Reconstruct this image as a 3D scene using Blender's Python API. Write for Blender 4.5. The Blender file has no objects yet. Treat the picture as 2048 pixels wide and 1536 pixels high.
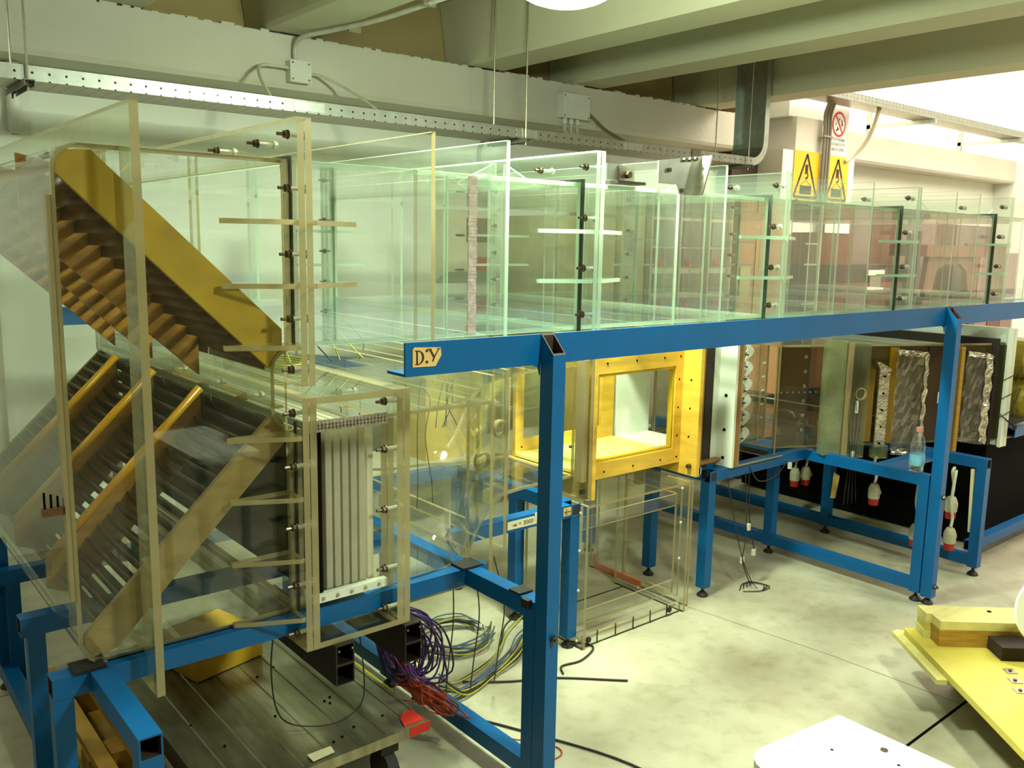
import bpy, bmesh, math, random
from mathutils import Vector, Matrix
random.seed(11)
S = bpy.context.scene
COL = S.collection
PI = math.pi

# ------------------------------------------------------------------ camera, world, exposure
def cam_basis(yaw, pitch, roll):
    fwd = Vector((math.cos(yaw), math.sin(yaw), 0)); right = Vector((math.sin(yaw), -math.cos(yaw), 0)); up = Vector((0, 0, 1))
    f2 = fwd * math.cos(pitch) - up * math.sin(pitch); u2 = up * math.cos(pitch) + fwd * math.sin(pitch)
    return right * math.cos(roll) + u2 * math.sin(roll), u2 * math.cos(roll) - right * math.sin(roll), f2
cr, cu, cf = cam_basis(math.radians(50.445), math.radians(9.0506), math.radians(1.0393))
camd = bpy.data.cameras.new('camera'); camd.sensor_width = 36.0; camd.lens = 1755.39 / 2048 * 36.0; camd.clip_start = 0.02
cam = bpy.data.objects.new('camera', camd); COL.objects.link(cam)
mw = Matrix.Identity(4)
for i in range(3):
    mw[i][0] = cr[i]; mw[i][1] = cu[i]; mw[i][2] = -cf[i]
mw[0][3], mw[1][3], mw[2][3] = 0, 0, 1.65
cam.matrix_world = mw
S.camera = cam
S.view_settings.view_transform = 'Standard'; S.view_settings.look = 'None'
S.view_settings.gamma = 1.0; S.view_settings.use_curve_mapping = False
S.view_settings.exposure = 0.32
try:
    S.cycles.transparent_max_bounces = 28
    S.cycles.max_bounces = 4; S.cycles.use_adaptive_sampling = True; S.cycles.adaptive_threshold = 0.05
    S.cycles.diffuse_bounces = 2; S.cycles.glossy_bounces = 2; S.cycles.transmission_bounces = 2
    S.cycles.use_denoising = True
    S.cycles.caustics_reflective = False; S.cycles.caustics_refractive = False
    S.cycles.sample_clamp_indirect = 4.0
except Exception:
    pass
W = bpy.data.worlds.new('world'); S.world = W; W.use_nodes = True
W.node_tree.nodes['Background'].inputs[0].default_value = (1.0, 0.97, 0.9, 1); W.node_tree.nodes['Background'].inputs[1].default_value = 1.0

def area(name, loc, size, power, col, rot=(0, 0, 0), shape='DISK', sy=None):
    d = bpy.data.lights.new(name, 'AREA'); d.shape = shape; d.size = size; d.energy = power; d.color = col
    if sy: d.size_y = sy
    o = bpy.data.objects.new(name, d); COL.objects.link(o); o.location = loc; o.rotation_euler = rot
    return o
# daylight through the roof glazing of the bay at the right end of the hall
area('skylight_daylight', (9.2, 2.2, 4.55), 5.4, 430, (1.0, 0.88, 0.76), shape='RECTANGLE', sy=6.0)

# ------------------------------------------------------------------ materials
def lin(c):
    return tuple(((x / 255 / 12.92) if x / 255 <= 0.04045 else ((x / 255 + 0.055) / 1.055) ** 2.4) for x in c)
def newmat(name):
    m = bpy.data.materials.new(name); m.use_nodes = True; m.node_tree.nodes.clear(); return m, m.node_tree
def pm(name, col, rough=0.5, metal=0.0, var=0.12, scale=14.0, bump=0.0, bscale=None, emis=None, spec=0.5, stretch=None, detail=4):
    m, t = newmat(name); N = t.nodes; L = t.links
    out = N.new('ShaderNodeOutputMaterial'); b = N.new('ShaderNodeBsdfPrincipled')
    L.new(b.outputs[0], out.inputs[0])
    c = lin(col)
    b.inputs['Roughness'].default_value = rough; b.inputs['Metallic'].default_value = metal
    b.inputs['Specular IOR Level'].default_value = spec
    tc = N.new('ShaderNodeTexCoord'); mp = N.new('ShaderNodeMapping'); L.new(tc.outputs['Object'], mp.inputs[0])
    if stretch: mp.inputs['Scale'].default_value = stretch
    nz = N.new('ShaderNodeTexNoise'); nz.inputs['Scale'].default_value = scale; nz.inputs['Detail'].default_value = detail
    L.new(mp.outputs[0], nz.inputs['Vector'])
    rp = N.new('ShaderNodeValToRGB'); L.new(nz.outputs['Fac'], rp.inputs[0])
    rp.color_ramp.elements[0].position = 0.3; rp.color_ramp.elements[1].position = 0.72
    rp.color_ramp.elements[0].color = tuple(max(0, x * (1 - var)) for x in c) + (1,)
    rp.color_ramp.elements[1].color = tuple(min(1, x * (1 + var)) for x in c) + (1,)
    L.new(rp.outputs[0], b.inputs['Base Color'])
    if bump:
        bp = N.new('ShaderNodeBump'); bp.inputs['Strength'].default_value = bump; bp.inputs['Distance'].default_value = 0.01
        n2 = N.new('ShaderNodeTexNoise'); n2.inputs['Scale'].default_value = bscale or scale * 3; n2.inputs['Detail'].default_value = 3
        L.new(mp.outputs[0], n2.inputs['Vector']); L.new(n2.outputs['Fac'], bp.inputs['Height']); L.new(bp.outputs[0], b.inputs['Normal'])
    if emis:
        b.inputs['Emission Color'].default_value = lin(emis[0]) + (1,); b.inputs['Emission Strength'].default_value = emis[1]
    return m
def clear(name, tint, haze, hcol, f0=0.045, rough=0.015, mottled=0.0, f90=0.8):
    """thin acrylic / film: see-through, mirror-like at grazing angles, a little milky"""
    m, t = newmat(name); N = t.nodes; L = t.links
    out = N.new('ShaderNodeOutputMaterial'); tr = N.new('ShaderNodeBsdfTransparent'); gl = N.new('ShaderNodeBsdfGlossy')
    tr.inputs[0].default_value = tint + (1,); gl.inputs['Roughness'].default_value = rough; gl.inputs[0].default_value = (1, 1, 1, 1)
    df = N.new('ShaderNodeBsdfDiffuse'); df.inputs[0].default_value = lin(hcol) + (1,)
    tl = N.new('ShaderNodeBsdfTranslucent'); tl.inputs[0].default_value = lin(hcol) + (1,)
    mm = N.new('ShaderNodeMixShader'); mm.inputs[0].default_value = 0.5; L.new(df.outputs[0], mm.inputs[1]); L.new(tl.outputs[0], mm.inputs[2])
    hz = N.new('ShaderNodeMixShader'); hz.inputs[0].default_value = haze
    L.new(tr.outputs[0], hz.inputs[1]); L.new(mm.outputs[0], hz.inputs[2])
    if mottled:
        tc = N.new('ShaderNodeTexCoord'); nz = N.new('ShaderNodeTexNoise'); nz.inputs['Scale'].default_value = 9; nz.inputs['Detail'].default_value = 5
        L.new(tc.outputs['Object'], nz.inputs['Vector'])
        mr = N.new('ShaderNodeMapRange'); mr.inputs[1].default_value = 0.35; mr.inputs[2].default_value = 0.75
        mr.inputs[3].default_value = haze; mr.inputs[4].default_value = min(1, haze + mottled)
        L.new(nz.outputs['Fac'], mr.inputs[0]); L.new(mr.outputs[0], hz.inputs[0])
    lw = N.new('ShaderNodeLayerWeight'); lw.inputs[0].default_value = 0.5
    pw = N.new('ShaderNodeMath'); pw.operation = 'POWER'; pw.inputs[1].default_value = 5; L.new(lw.outputs['Facing'], pw.inputs[0])
    mr2 = N.new('ShaderNodeMapRange'); mr2.inputs[3].default_value = f0; mr2.inputs[4].default_value = f90; L.new(pw.outputs[0], mr2.inputs[0])
    mx = N.new('ShaderNodeMixShader'); L.new(mr2.outputs[0], mx.inputs[0]); L.new(hz.outputs[0], mx.inputs[1]); L.new(gl.outputs[0], mx.inputs[2])
    L.new(mx.outputs[0], out.inputs[0])
    return m
def wood(name, col, var=0.25, stretch=(3, 30, 30), rough=0.45, spec=0.4):
    return pm(name, col, rough=rough, var=var, scale=3.0, stretch=stretch, bump=0.08, bscale=6, spec=spec, detail=6)
M = {}
M['acr'] = clear('clear_acrylic', (0.984, 0.99, 0.975), 0.007, (205, 222, 185), mottled=0.01, f0=0.032)
M['acr_duct'] = clear('clear_acrylic_duct', (0.990, 0.996, 0.987), 0.024, (220, 242, 216), mottled=0.016, f0=0.04)
M['acr_dusty'] = clear('dusty_acrylic', (0.93, 0.95, 0.9), 0.28, (186, 192, 150), mottled=0.3)
M['acr_grey'] = clear('dull_acrylic', (0.9, 0.92, 0.86), 0.10, (170, 176, 140), mottled=0.12)
M['edge'] = clear('sawn_acrylic_edge', (0.7, 0.7, 0.55), 0.78, (196, 178, 130), f0=0.05, rough=0.25, mottled=0.15)  # tan of the dim surroundings put into the sawn edge colour
M['edge_mint'] = clear('sawn_acrylic_edge_mint', (0.8, 0.9, 0.8), 0.72, (212, 238, 208), f0=0.05, rough=0.2, mottled=0.12)  # same sawn edge, with the light of bright surroundings in its colour
M['bubble'] = clear('bubble_wrap', (0.9, 0.9, 0.88), 0.75, (244, 236, 230), f0=0.12, rough=0.12, mottled=0.25)
M['bubble'] = pm('bubble_wrap_white', (232, 222, 214), rough=0.18, var=0.2, scale=60, bump=0.6, bscale=90)
M['film'] = clear('crumpled_film', (0.9, 0.9, 0.86), 0.18, (190, 186, 170), f0=0.10, rough=0.1, mottled=0.1)
M['pet'] = clear('bottle_plastic', (0.95, 0.97, 0.97), 0.06, (220, 230, 230), f0=0.08, rough=0.04)
M['blue'] = pm('blue_paint', (1, 89, 150), rough=0.4, spec=0.3, var=0.08, scale=6, bump=0.05, bscale=60)
M['tube_in'] = pm('tube_inside_rust', (58, 38, 26), rough=0.8, var=0.3)
M['black'] = pm('black_rubber', (22, 18, 16), rough=0.6)
M['blacksteel'] = pm('black_steel', (24, 16, 12), rough=0.5, var=0.2)
M['steel'] = pm('zinc_steel', (165, 158, 140), rough=0.3, metal=0.9, var=0.15, scale=40)
M['bolt'] = pm('bolt_steel', (104, 88, 74), rough=0.35, metal=0.8, var=0.2, scale=60)
M['washer'] = pm('white_washer', (214, 214, 196), rough=0.5)
M['galv'] = pm('galvanised', (172, 180, 170), rough=0.33, metal=0.75, var=0.14, scale=22)
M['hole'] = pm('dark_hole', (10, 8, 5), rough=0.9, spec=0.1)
M['sheet'] = pm('sheet_metal', (158, 152, 128), rough=0.28, metal=0.8, var=0.3, scale=5, stretch=(6, 1, 1))
M['wall'] = pm('white_wall', (232, 236, 222), rough=0.85, var=0.05, scale=1.2, bump=0.12, bscale=40)
M['wall_dim'] = pm('hall_wall_drab', (120, 110, 84), rough=0.9, var=0.1, scale=2)
M['concrete'] = pm('painted_concrete', (214, 212, 194), rough=0.8, var=0.06, scale=2.0, bump=0.22, bscale=22)
M['ceil'] = pm('ceiling_concrete', (206, 203, 172), rough=0.85, var=0.06, scale=1.5, bump=0.1, bscale=30)
M['slab'] = pm('ceiling_slab_tan', (178, 160, 108), rough=0.9, var=0.06, scale=2)  # tanner than the ribs; shade of the recesses put into the colour
M['plank'] = wood('yellow_varnished_plank', (188, 152, 28), 0.22, (2.5, 2.5, 2.5))
M['plank_brown'] = wood('brown_varnished_plank', (150, 104, 30), 0.25, (4, 4, 12))
M['plank_olive'] = wood('olive_plank', (140, 116, 58), 0.2, (4, 4, 12))
M['rod'] = wood('amber_rod', (214, 152, 18), 0.15, (3, 3, 3), rough=0.3)
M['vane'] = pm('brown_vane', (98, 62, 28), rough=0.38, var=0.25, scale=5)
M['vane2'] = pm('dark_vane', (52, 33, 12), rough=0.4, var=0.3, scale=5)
M['ply'] = wood('yellow_plywood', (224, 178, 66), 0.16, (2, 2, 9))
M['ply_stack'] = wood('olive_plywood', (204, 186, 84), 0.12, (2, 2, 9))
M['ply_glow'] = wood('pale_yellow_board', (252, 240, 132), 0.05, (2, 2, 2))  # test section floor, paled to hold the light falling from above
M['ply_edge'] = wood('plywood_edge', (150, 104, 46), 0.3, (2, 2, 40))
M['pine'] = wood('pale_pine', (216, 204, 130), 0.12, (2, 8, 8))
M['pine_dark'] = wood('shaded_board_brown', (176, 134, 52), 0.25, (3, 3, 30))  # plain brown wood of beams, battens and pallet
M['white'] = pm('white_laminate', (228, 232, 216), rough=0.45, var=0.04)
M['plastic'] = pm('white_plastic', (226, 230, 216), rough=0.45, var=0.04)
M['hdpe'] = pm('white_board', (222, 220, 200), rough=0.4, var=0.06, scale=4)
M['card'] = pm('cardboard', (214, 184, 96), rough=0.8, var=0.12, scale=5)
M['carton'] = pm('yellow_carton', (214, 166, 40), rough=0.6, var=0.15, scale=5)
M['foil'] = pm('aluminium_foil', (206, 204, 190), rough=0.28, metal=0.9, var=0.15, scale=14, bump=0.9, bscale=26)
M['ytape'] = clear('amber_film', (0.86, 0.72, 0.2), 0.45, (196, 156, 20), f0=0.06, rough=0.2, mottled=0.25)
M['rubberb'] = pm('dark_strip', (38, 24, 20), rough=0.7)
M['red'] = pm('red_plastic', (190, 40, 24), rough=0.45)
M['redpaint'] = pm('red_spray', (196, 40, 22), rough=0.5, var=0.15, scale=25)
M['grey'] = pm('grey_plastic', (196, 190, 160), rough=0.5, var=0.08)
M['greyd'] = pm('grey_panel', (128, 122, 104), rough=0.5, var=0.12, scale=8)
M['greenish'] = pm('olive_door', (178, 176, 116), rough=0.55, var=0.08)
M['tan'] = pm('tan_cabinet', (170, 132, 84), rough=0.5, var=0.14, scale=3)
M['brown'] = pm('brown_machine', (104, 66, 44), rough=0.5, var=0.25, scale=4)
M['brownd'] = pm('dark_brown_machine', (62, 44, 36), rough=0.55, var=0.25, scale=4)
M['purplegrey'] = pm('mauve_panel', (132, 112, 104), rough=0.6, var=0.1)
M['paper'] = pm('tan_paper', (222, 184, 116), rough=0.75, var=0.1, scale=9)
M['paperw'] = pm('cream_paper', (232, 222, 184), rough=0.75, var=0.06)
M['ink'] = pm('dark_ink', (40, 28, 16), rough=0.7)
M['signy'] = pm('sign_yellow', (250, 190, 30), rough=0.4, var=0.04)
M['signw'] = pm('sign_white', (240, 236, 226), rough=0.4, var=0.03)
M['signr'] = pm('sign_red', (206, 44, 54), rough=0.4, var=0.04)
M['c_black'] = pm('cable_black', (38, 34, 30), rough=0.5)
M['c_purple'] = pm('cable_purple', (72, 44, 112), rough=0.4)
M['c_red'] = pm('cable_red', (184, 66, 28), rough=0.4)
M['c_blue'] = pm('cable_slate', (84, 96, 112), rough=0.45)
M['c_yel'] = pm('cable_yellow', (168, 160, 50), rough=0.45)
M['c_white'] = pm('cable_white', (206, 206, 186), rough=0.5)
M['mauve'] = pm('orange_tape', (226, 120, 70), rough=0.5)
M['label_blue'] = pm('bottle_label', (120, 190, 220), rough=0.4, var=0.3, scale=30)
M['pink'] = pm('pink_cap', (206, 140, 130), rough=0.5)
M['disc'] = pm('white_disc', (242, 242, 230), rough=0.4, var=0.03)
M['yfan'] = pm('olive_drum', (150, 132, 30), rough=0.4, var=0.15)
def opal():
    m, t = newmat('opal_glass'); N = t.nodes; L = t.links
    out = N.new('ShaderNodeOutputMaterial'); e = N.new('ShaderNodeEmission'); e.inputs[0].default_value = lin((236, 255, 232)) + (1,); e.inputs[1].default_value = 5.0
    tr = N.new('ShaderNodeBsdfTransparent'); tr.inputs[0].default_value = (0.9, 0.9, 0.9, 1); a = N.new('ShaderNodeAddShader')
    L.new(e.outputs[0], a.inputs[0]); L.new(tr.outputs[0], a.inputs[1]); L.new(a.outputs[0], out.inputs[0]); return m
M['lampglow'] = opal()
M['skyglass'] = pm('skylight_glass', (255, 250, 240), rough=0.5, emis=((255, 240, 220), 1.6))
# floor: worn concrete with soft darker stains
def floor_mat():
    m, t = newmat('worn_concrete_floor'); N = t.nodes; L = t.links
    out = N.new('ShaderNodeOutputMaterial'); b = N.new('ShaderNodeBsdfPrincipled'); L.new(b.outputs[0], out.inputs[0])
    tc = N.new('ShaderNodeTexCoord')
    n1 = N.new('ShaderNodeTexNoise'); n1.inputs['Scale'].default_value = 1.7; n1.inputs['Detail'].default_value = 7; n1.inputs['Roughness'].default_value = 0.6
    n2 = N.new('ShaderNodeTexNoise'); n2.inputs['Scale'].default_value = 16; n2.inputs['Detail'].default_value = 6
    n3 = N.new('ShaderNodeTexNoise'); n3.inputs['Scale'].default_value = 260; n3.inputs['Detail'].default_value = 2
    for n in (n1, n2, n3): L.new(tc.outputs['Object'], n.inputs['Vector'])
    r1 = N.new('ShaderNodeValToRGB'); L.new(n1.outputs['Fac'], r1.inputs[0])
    r1.color_ramp.elements[0].position = 0.3; r1.color_ramp.elements[1].position = 0.66
    r1.color_ramp.elements[0].color = lin((158, 148, 122)) + (1,); r1.color_ramp.elements[1].color = lin((198, 194, 170)) + (1,)
    mx = N.new('ShaderNodeMixRGB'); mx.blend_type = 'MULTIPLY'; mx.inputs[0].default_value = 0.35
    L.new(r1.outputs[0], mx.inputs[1]); r2 = N.new('ShaderNodeValToRGB'); L.new(n2.outputs['Fac'], r2.inputs[0])
    r2.color_ramp.elements[0].position = 0.32; r2.color_ramp.elements[1].position = 0.5
    r2.color_ramp.elements[0].color = (0.62, 0.6, 0.5, 1); L.new(r2.outputs[0], mx.inputs[2])
    mx2 = N.new('ShaderNodeMixRGB'); mx2.blend_type = 'OVERLAY'; mx2.inputs[0].default_value = 0.18
    L.new(mx.outputs[0], mx2.inputs[1]); L.new(n3.outputs['Fac'], mx2.inputs[2]); L.new(mx2.outputs[0], b.inputs['Base Color'])
    b.inputs['Roughness'].default_value = 0.42; b.inputs['Specular IOR Level'].default_value = 0.35
    return m
M['floor'] = floor_mat()

# ------------------------------------------------------------------ mesh helpers
WL = {}
def ax3(axis, a, u, v):
    return (a, u, v) if axis == 'X' else ((u, a, v) if axis == 'Y' else (u, v, a))
class MB:
    def __init__(s): s.v = []; s.f = []; s.m = []
    def face(s, idx, mi=0): s.f.append(tuple(idx)); s.m.append(mi)
    def box(s, x0, x1, y0, y1, z0, z1, mi=0, skip=()):
        b = len(s.v)
        s.v += [(x0, y0, z0), (x1, y0, z0), (x1, y1, z0), (x0, y1, z0), (x0, y0, z1), (x1, y0, z1), (x1, y1, z1), (x0, y1, z1)]
        fs = {'-z': (0, 3, 2, 1), '+z': (4, 5, 6, 7), '-y': (0, 1, 5, 4), '+x': (1, 2, 6, 5), '+y': (2, 3, 7, 6), '-x': (3, 0, 4, 7)}
        for k, q in fs.items():
            if k not in skip: s.face([b + i for i in q], mi[k] if isinstance(mi, dict) else mi)
        return s
    def prism(s, poly, axis, a0, a1, mc=0, ms=0):
        n = len(poly); b = len(s.v)
        s.v += [ax3(axis, a0, u, v) for u, v in poly] + [ax3(axis, a1, u, v) for u, v in poly]
        s.face([b + i for i in range(n)][::-1], mc); s.face([b + n + i for i in range(n)], mc)
        for i in range(n):
            j = (i + 1) % n; s.face([b + i, b + j, b + n + j, b + n + i], ms)
        return s
    def ring(s, axis, a0, a1, o, h, mc=0, ms=1):
        # rectangular frame: outer o=(u0,u1,v0,v1), hole h
        b = len(s.v)
        for a in (a0, a1):
            for q in (o, h):
                s.v += [ax3(axis, a, q[0], q[2]), ax3(axis, a, q[1], q[2]), ax3(axis, a, q[1], q[3]), ax3(axis, a, q[0], q[3])]
        for i in range(4):
            j = (i + 1) % 4
            s.face([b + i, b + j, b + 4 + j, b + 4 + i], mc); s.face([b + 8 + i, b + 12 + i, b + 12 + j, b + 8 + j], mc)
            s.face([b + i, b + 8 + i, b + 8 + j, b + j], ms); s.face([b + 4 + i, b + 4 + j, b + 12 + j, b + 12 + i], ms)
        return s
    def cyl(s, p0, p1, r, n=8, mi=0, r1=None, cap=True):
        p0 = Vector(p0); p1 = Vector(p1); d = (p1 - p0).normalized()
        a = d.cross(Vector((0, 0, 1)) if abs(d.z) < 0.9 else Vector((1, 0, 0))).normalized(); c = d.cross(a)
        b = len(s.v); r1 = r if r1 is None else r1
        for p, rr in ((p0, r), (p1, r1)):
            s.v += [tuple(p + a * rr * math.cos(2 * PI * i / n) + c * rr * math.sin(2 * PI * i / n)) for i in range(n)]
        for i in range(n):
            j = (i + 1) % n; s.face([b + i, b + j, b + n + j, b + n + i], mi)
        if cap:
            s.face([b + i for i in range(n)][::-1], mi); s.face([b + n + i for i in range(n)], mi)
        return s
    def sweep(s, pts, r, n=5, mi=0):
        pts = [Vector(p) for p in pts]; b = len(s.v); k = len(pts); prev = None
        for i, p in enumerate(pts):
            d = (pts[min(i + 1, k - 1)] - pts[max(i - 1, 0)])
            d = d.normalized() if d.length > 1e-9 else Vector((0, 0, 1))
            if prev is None: a = d.cross(Vector((0.13, 0.2, 1))).normalized()
            else:
                a = prev - d * prev.dot(d); a = a.normalized() if a.length > 1e-6 else d.cross(Vector((0.3, 0.1, 1))).normalized()
            prev = a; c = d.cross(a)
            s.v += [tuple(p + (a * math.cos(2 * PI * q / n) + c * math.sin(2 * PI * q / n)) * r) for q in range(n)]
        for i in range(k - 1):
            for q in range(n):
                w = (q + 1) % n; s.face([b + i * n + q, b + i * n + w, b + (i + 1) * n + w, b + (i + 1) * n + q], mi)
        s.face([b + q for q in range(n)][::-1], mi); s.face([b + (k - 1) * n + q for q in range(n)], mi)
        return s
    def lathe(s, prof, c, n=20, axis='Z', mi=0):
        b = len(s.v); c = Vector(c)
        for r, h in prof:
            for i in range(n):
                t = 2 * PI * i / n; u, v = r * math.cos(t), r * math.sin(t)
                s.v.append(tuple(c + Vector(ax3(axis, h, u, v))))
        for k in range(len(prof) - 1):
            for i in range(n):
                j = (i + 1) % n; s.face([b + k * n + i, b + k * n + j, b + (k + 1) * n + j, b + (k + 1) * n + i], mi)
        return s
    def sheet(s, path, axis, a0, a1, th, mc=0, ms=1, close=False):
        # bent sheet: 2-D path thickened by th to its left, extruded along axis
        n = len(path); P = [Vector(p) for p in path]; off = []
        for i in range(n):
            d = (P[min(i + 1, n - 1)] - P[max(i - 1, 0)]).normalized(); off.append(P[i] + Vector((-d.y, d.x)) * th)
        b = len(s.v)
        for a in (a0, a1):
            s.v += [ax3(axis, a, p.x, p.y) for p in P] + [ax3(axis, a, p.x, p.y) for p in off]
        for i in range(n - 1):
            s.face([b + i, b + i + 1, b + 2 * n + i + 1, b + 2 * n + i], mc); s.face([b + n + i + 1, b + n + i, b + 3 * n + i, b + 3 * n + i + 1], mc)
            s.face([b + i + 1, b + i, b + n + i, b + n + i + 1], ms); s.face([b + 2 * n + i, b + 2 * n + i + 1, b + 3 * n + i + 1, b + 3 * n + i], ms)
        s.face([b, b + n, b + 3 * n, b + 2 * n], ms); s.face([b + n - 1, b + 3 * n - 1, b + 4 * n - 1, b + 2 * n - 1][::-1], ms)
        return s
    def xf(s, mat):
        s.v = [tuple(mat @ Vector(p)) for p in s.v]; return s
    def mesh(s, name, mats, shift=Vector((0, 0, 0)), smooth=False):
        me = bpy.data.meshes.new(name)
        me.from_pydata([(p[0] - shift[0], p[1] - shift[1], p[2] - shift[2]) for p in s.v], [], s.f)
        for m in mats: me.materials.append(M[m] if isinstance(m, str) else m)
        me.polygons.foreach_set('material_index', s.m)
        if smooth: me.polygons.foreach_set('use_smooth', [True] * len(s.f))
        bm = bmesh.new(); bm.from_mesh(me); bmesh.ops.recalc_face_normals(bm, faces=bm.faces); bm.to_mesh(me); bm.free()
        me.update(); return me
    def part(s, name, mats, parent, smooth=False, label=None):
        if not isinstance(mats, (list, tuple)): mats = [mats]
        o = bpy.data.objects.new(name, s.mesh(name, mats, WL[parent.name], smooth)); COL.objects.link(o)
        o.parent = parent; WL[o.name] = WL[parent.name].copy()
        if label: o['label'] = label
        return o
    def top(s, name, mats, label=None, cat=None, group=None, kind=None, smooth=False):
        if not isinstance(mats, (list, tuple)): mats = [mats]
        xs = [p[0] for p in s.v]; ys = [p[1] for p in s.v]; zs = [p[2] for p in s.v]
        c = Vector(((min(xs) + max(xs)) / 2, (min(ys) + max(ys)) / 2, min(zs)))
        o = bpy.data.objects.new(name, s.mesh(name, mats, c, smooth)); COL.objects.link(o); o.location = c; WL[o.name] = c
        tag(o, label, cat, group, kind); return o
def tag(o, label=None, cat=None, group=None, kind=None):
    if label: o['label'] = label
    if cat: o['category'] = cat
    if group: o['group'] = group
    if kind: o['kind'] = kind
    return o
def thing(name, label, cat, loc, group=None, kind=None):
    o = bpy.data.objects.new(name, None); COL.objects.link(o); o.location = loc; o.empty_display_size = 0.1
    WL[o.name] = Vector(loc); return tag(o, label, cat, group, kind)
def inst(name, me, parent, loc, rot=None, scale=None):
    o = bpy.data.objects.new(name, me); COL.objects.link(o); o.parent = parent
    o.location = Vector(loc) - WL[parent.name]
    if rot: o.rotation_euler = rot
    if scale: o.scale = scale
    WL[o.name] = Vector(loc); return o
def B(x0, x1, y0, y1, z0, z1, mi=0): return MB().box(x0, x1, y0, y1, z0, z1, mi)
def plate(x0, x1, y0, y1, z0, z1):
    """acrylic plate: the two large faces clear (0), narrow faces sawn edge (1)"""
    d = [x1 - x0, y1 - y0, z1 - z0]; k = d.index(min(d))
    mi = {'-x': 1, '+x': 1, '-y': 1, '+y': 1, '-z': 1, '+z': 1}
    for q in '-+': mi[q + 'xyz'[k]] = 0
    return MB().box(x0, x1, y0, y1, z0, z1, mi)
def arc(cx, cz, r, a0, a1, n=8):
    return [(cx + r * math.cos(math.radians(a0 + (a1 - a0) * i / n)), cz + r * math.sin(math.radians(a0 + (a1 - a0) * i / n))) for i in range(n + 1)]
def text_mb(txt, size, origin, ux, uz, depth=0.0008):
    cu_ = bpy.data.curves.new('lettering', 'FONT'); cu_.body = txt; cu_.size = size; cu_.resolution_u = 2
    o = bpy.data.objects.new('lettering_tmp', cu_); COL.objects.link(o)
    dg = bpy.context.evaluated_depsgraph_get(); me = bpy.data.meshes.new_from_object(o.evaluated_get(dg))
    mb = MB(); ux = Vector(ux); uz = Vector(uz); og = Vector(origin)
    for v in me.vertices: mb.v.append(tuple(og + ux * v.co.x + uz * v.co.y))
    for p in me.polygons: mb.face(list(p.vertices))
    bpy.data.objects.remove(o); bpy.data.curves.remove(cu_); bpy.data.meshes.remove(me)
    return mb
def bezier(pts, n=24):
    # Catmull-Rom through the points
    P = [Vector(p) for p in pts]; out = []
    P = [P[0] * 2 - P[1]] + P + [P[-1] * 2 - P[-2]]
    seg = len(P) - 3; per = max(3, n // seg)
    for i in range(seg):
        a, b, c, d = P[i:i + 4]
        for k in range(per + (1 if i == seg - 1 else 0)):
            t = k / per
            out.append(0.5 * ((2 * b) + (c - a) * t + (2 * a - 5 * b + 4 * c - d) * t * t + (3 * b - a - 3 * c + d) * t ** 3))
    return out
def hollow(axis, a0, a1, u0, u1, v0, v1, w=0.004):
    """square steel tube along axis, open ends; outside mat 0, inside mat 1"""
    s = MB(); s.ring(axis, a0, a1, (u0, u1, v0, v1), (u0 + w, u1 - w, v0 + w, v1 - w), 0, 0)
    for i in range(4):
        s.m[i * 4 + 3] = 1
    return s
# shared bolt mesh, axis +X (nut and thread on the -X side)
def bolt_mesh():
    s = MB()
    s.cyl((-0.052, 0, 0), (-0.02, 0, 0), 0.0048, 6, 0).cyl((-0.034, 0, 0), (-0.0245, 0, 0), 0.0105, 6, 0)
    s.cyl((-0.0245, 0, 0), (-0.0215, 0, 0), 0.0122, 10, 0).cyl((0.0215, 0, 0), (0.0245, 0, 0), 0.0122, 10, 1).cyl((0.0245, 0, 0), (0.033, 0, 0), 0.0098, 6, 1)
    s.cyl((-0.02, 0, 0), (0.0215, 0, 0), 0.0062, 6, 1)
    return s.mesh('bolt', ['bolt', 'washer'])
BOLT = bolt_mesh()
def screw_mesh(axis):
    s = MB(); p = {'X': (-0.002, 0, 0), 'Y': (0, -0.002, 0)}[axis]
    s.cyl(p, (0, 0, 0), 0.0045, 7, 0); return s.mesh('screw', ['hole'])
SCREWX, SCREWY = screw_mesh('X'), screw_mesh('Y')

# ------------------------------------------------------------------ the setting
st = dict(kind='structure')
floor = B(-3, 15, -4, 8, -0.1, 0).top('floor', 'floor', **st)
def strip(p, q, w, z=0.0012):
    p = Vector(p); q = Vector(q); d = (q - p).normalized(); n = Vector((-d.y, d.x)) * w / 2
    s = MB(); pl = [p - n, q - n, q + n, p + n]; return s.prism([(a.x, a.y) for a in pl], 'Z', 0.0, z)
WL[floor.name] = Vector(floor.location)
strip((2.0, 1.235), (5.4, 1.295), 0.010).part('expansion_joint', 'hole', floor)
for k, pts in enumerate([[(3.05, 2.9), (3.116, 2.386), (3.195, 1.776), (3.221, 1.3), (3.3, 0.7)], [(0.2, 3.45), (1.2, 3.42), (2.4, 3.36)], [(0.3, 2.9), (0.45, 3.9)]]):
    for a, b in zip(pts[:-1], pts[1:]):
        strip(a, b, 0.0035 if k == 0 else 0.008, 0.0008).part('floor_crack', 'greyd', floor)
wb = B(-3, 14, 5.0, 5.15, 0, 4.7).top('wall_back', 'wall', **st)
B(-3.15, -3, -4, 5.15, 0, 4.7).top('wall_left', 'wall_dim', **st)
B(-3, 14, -4.15, -4, 0, 4.7).top('wall_front', 'wall_dim', **st)
B(14, 14.15, -4, 5.15, 0, 4.7).top('wall_right', 'wall', **st)
ceil = B(-3, 6.35, -4, 5.0, 3.18, 3.3).top('ceiling', 'slab', **st); WL[ceil.name] = Vector(ceil.location)
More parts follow.
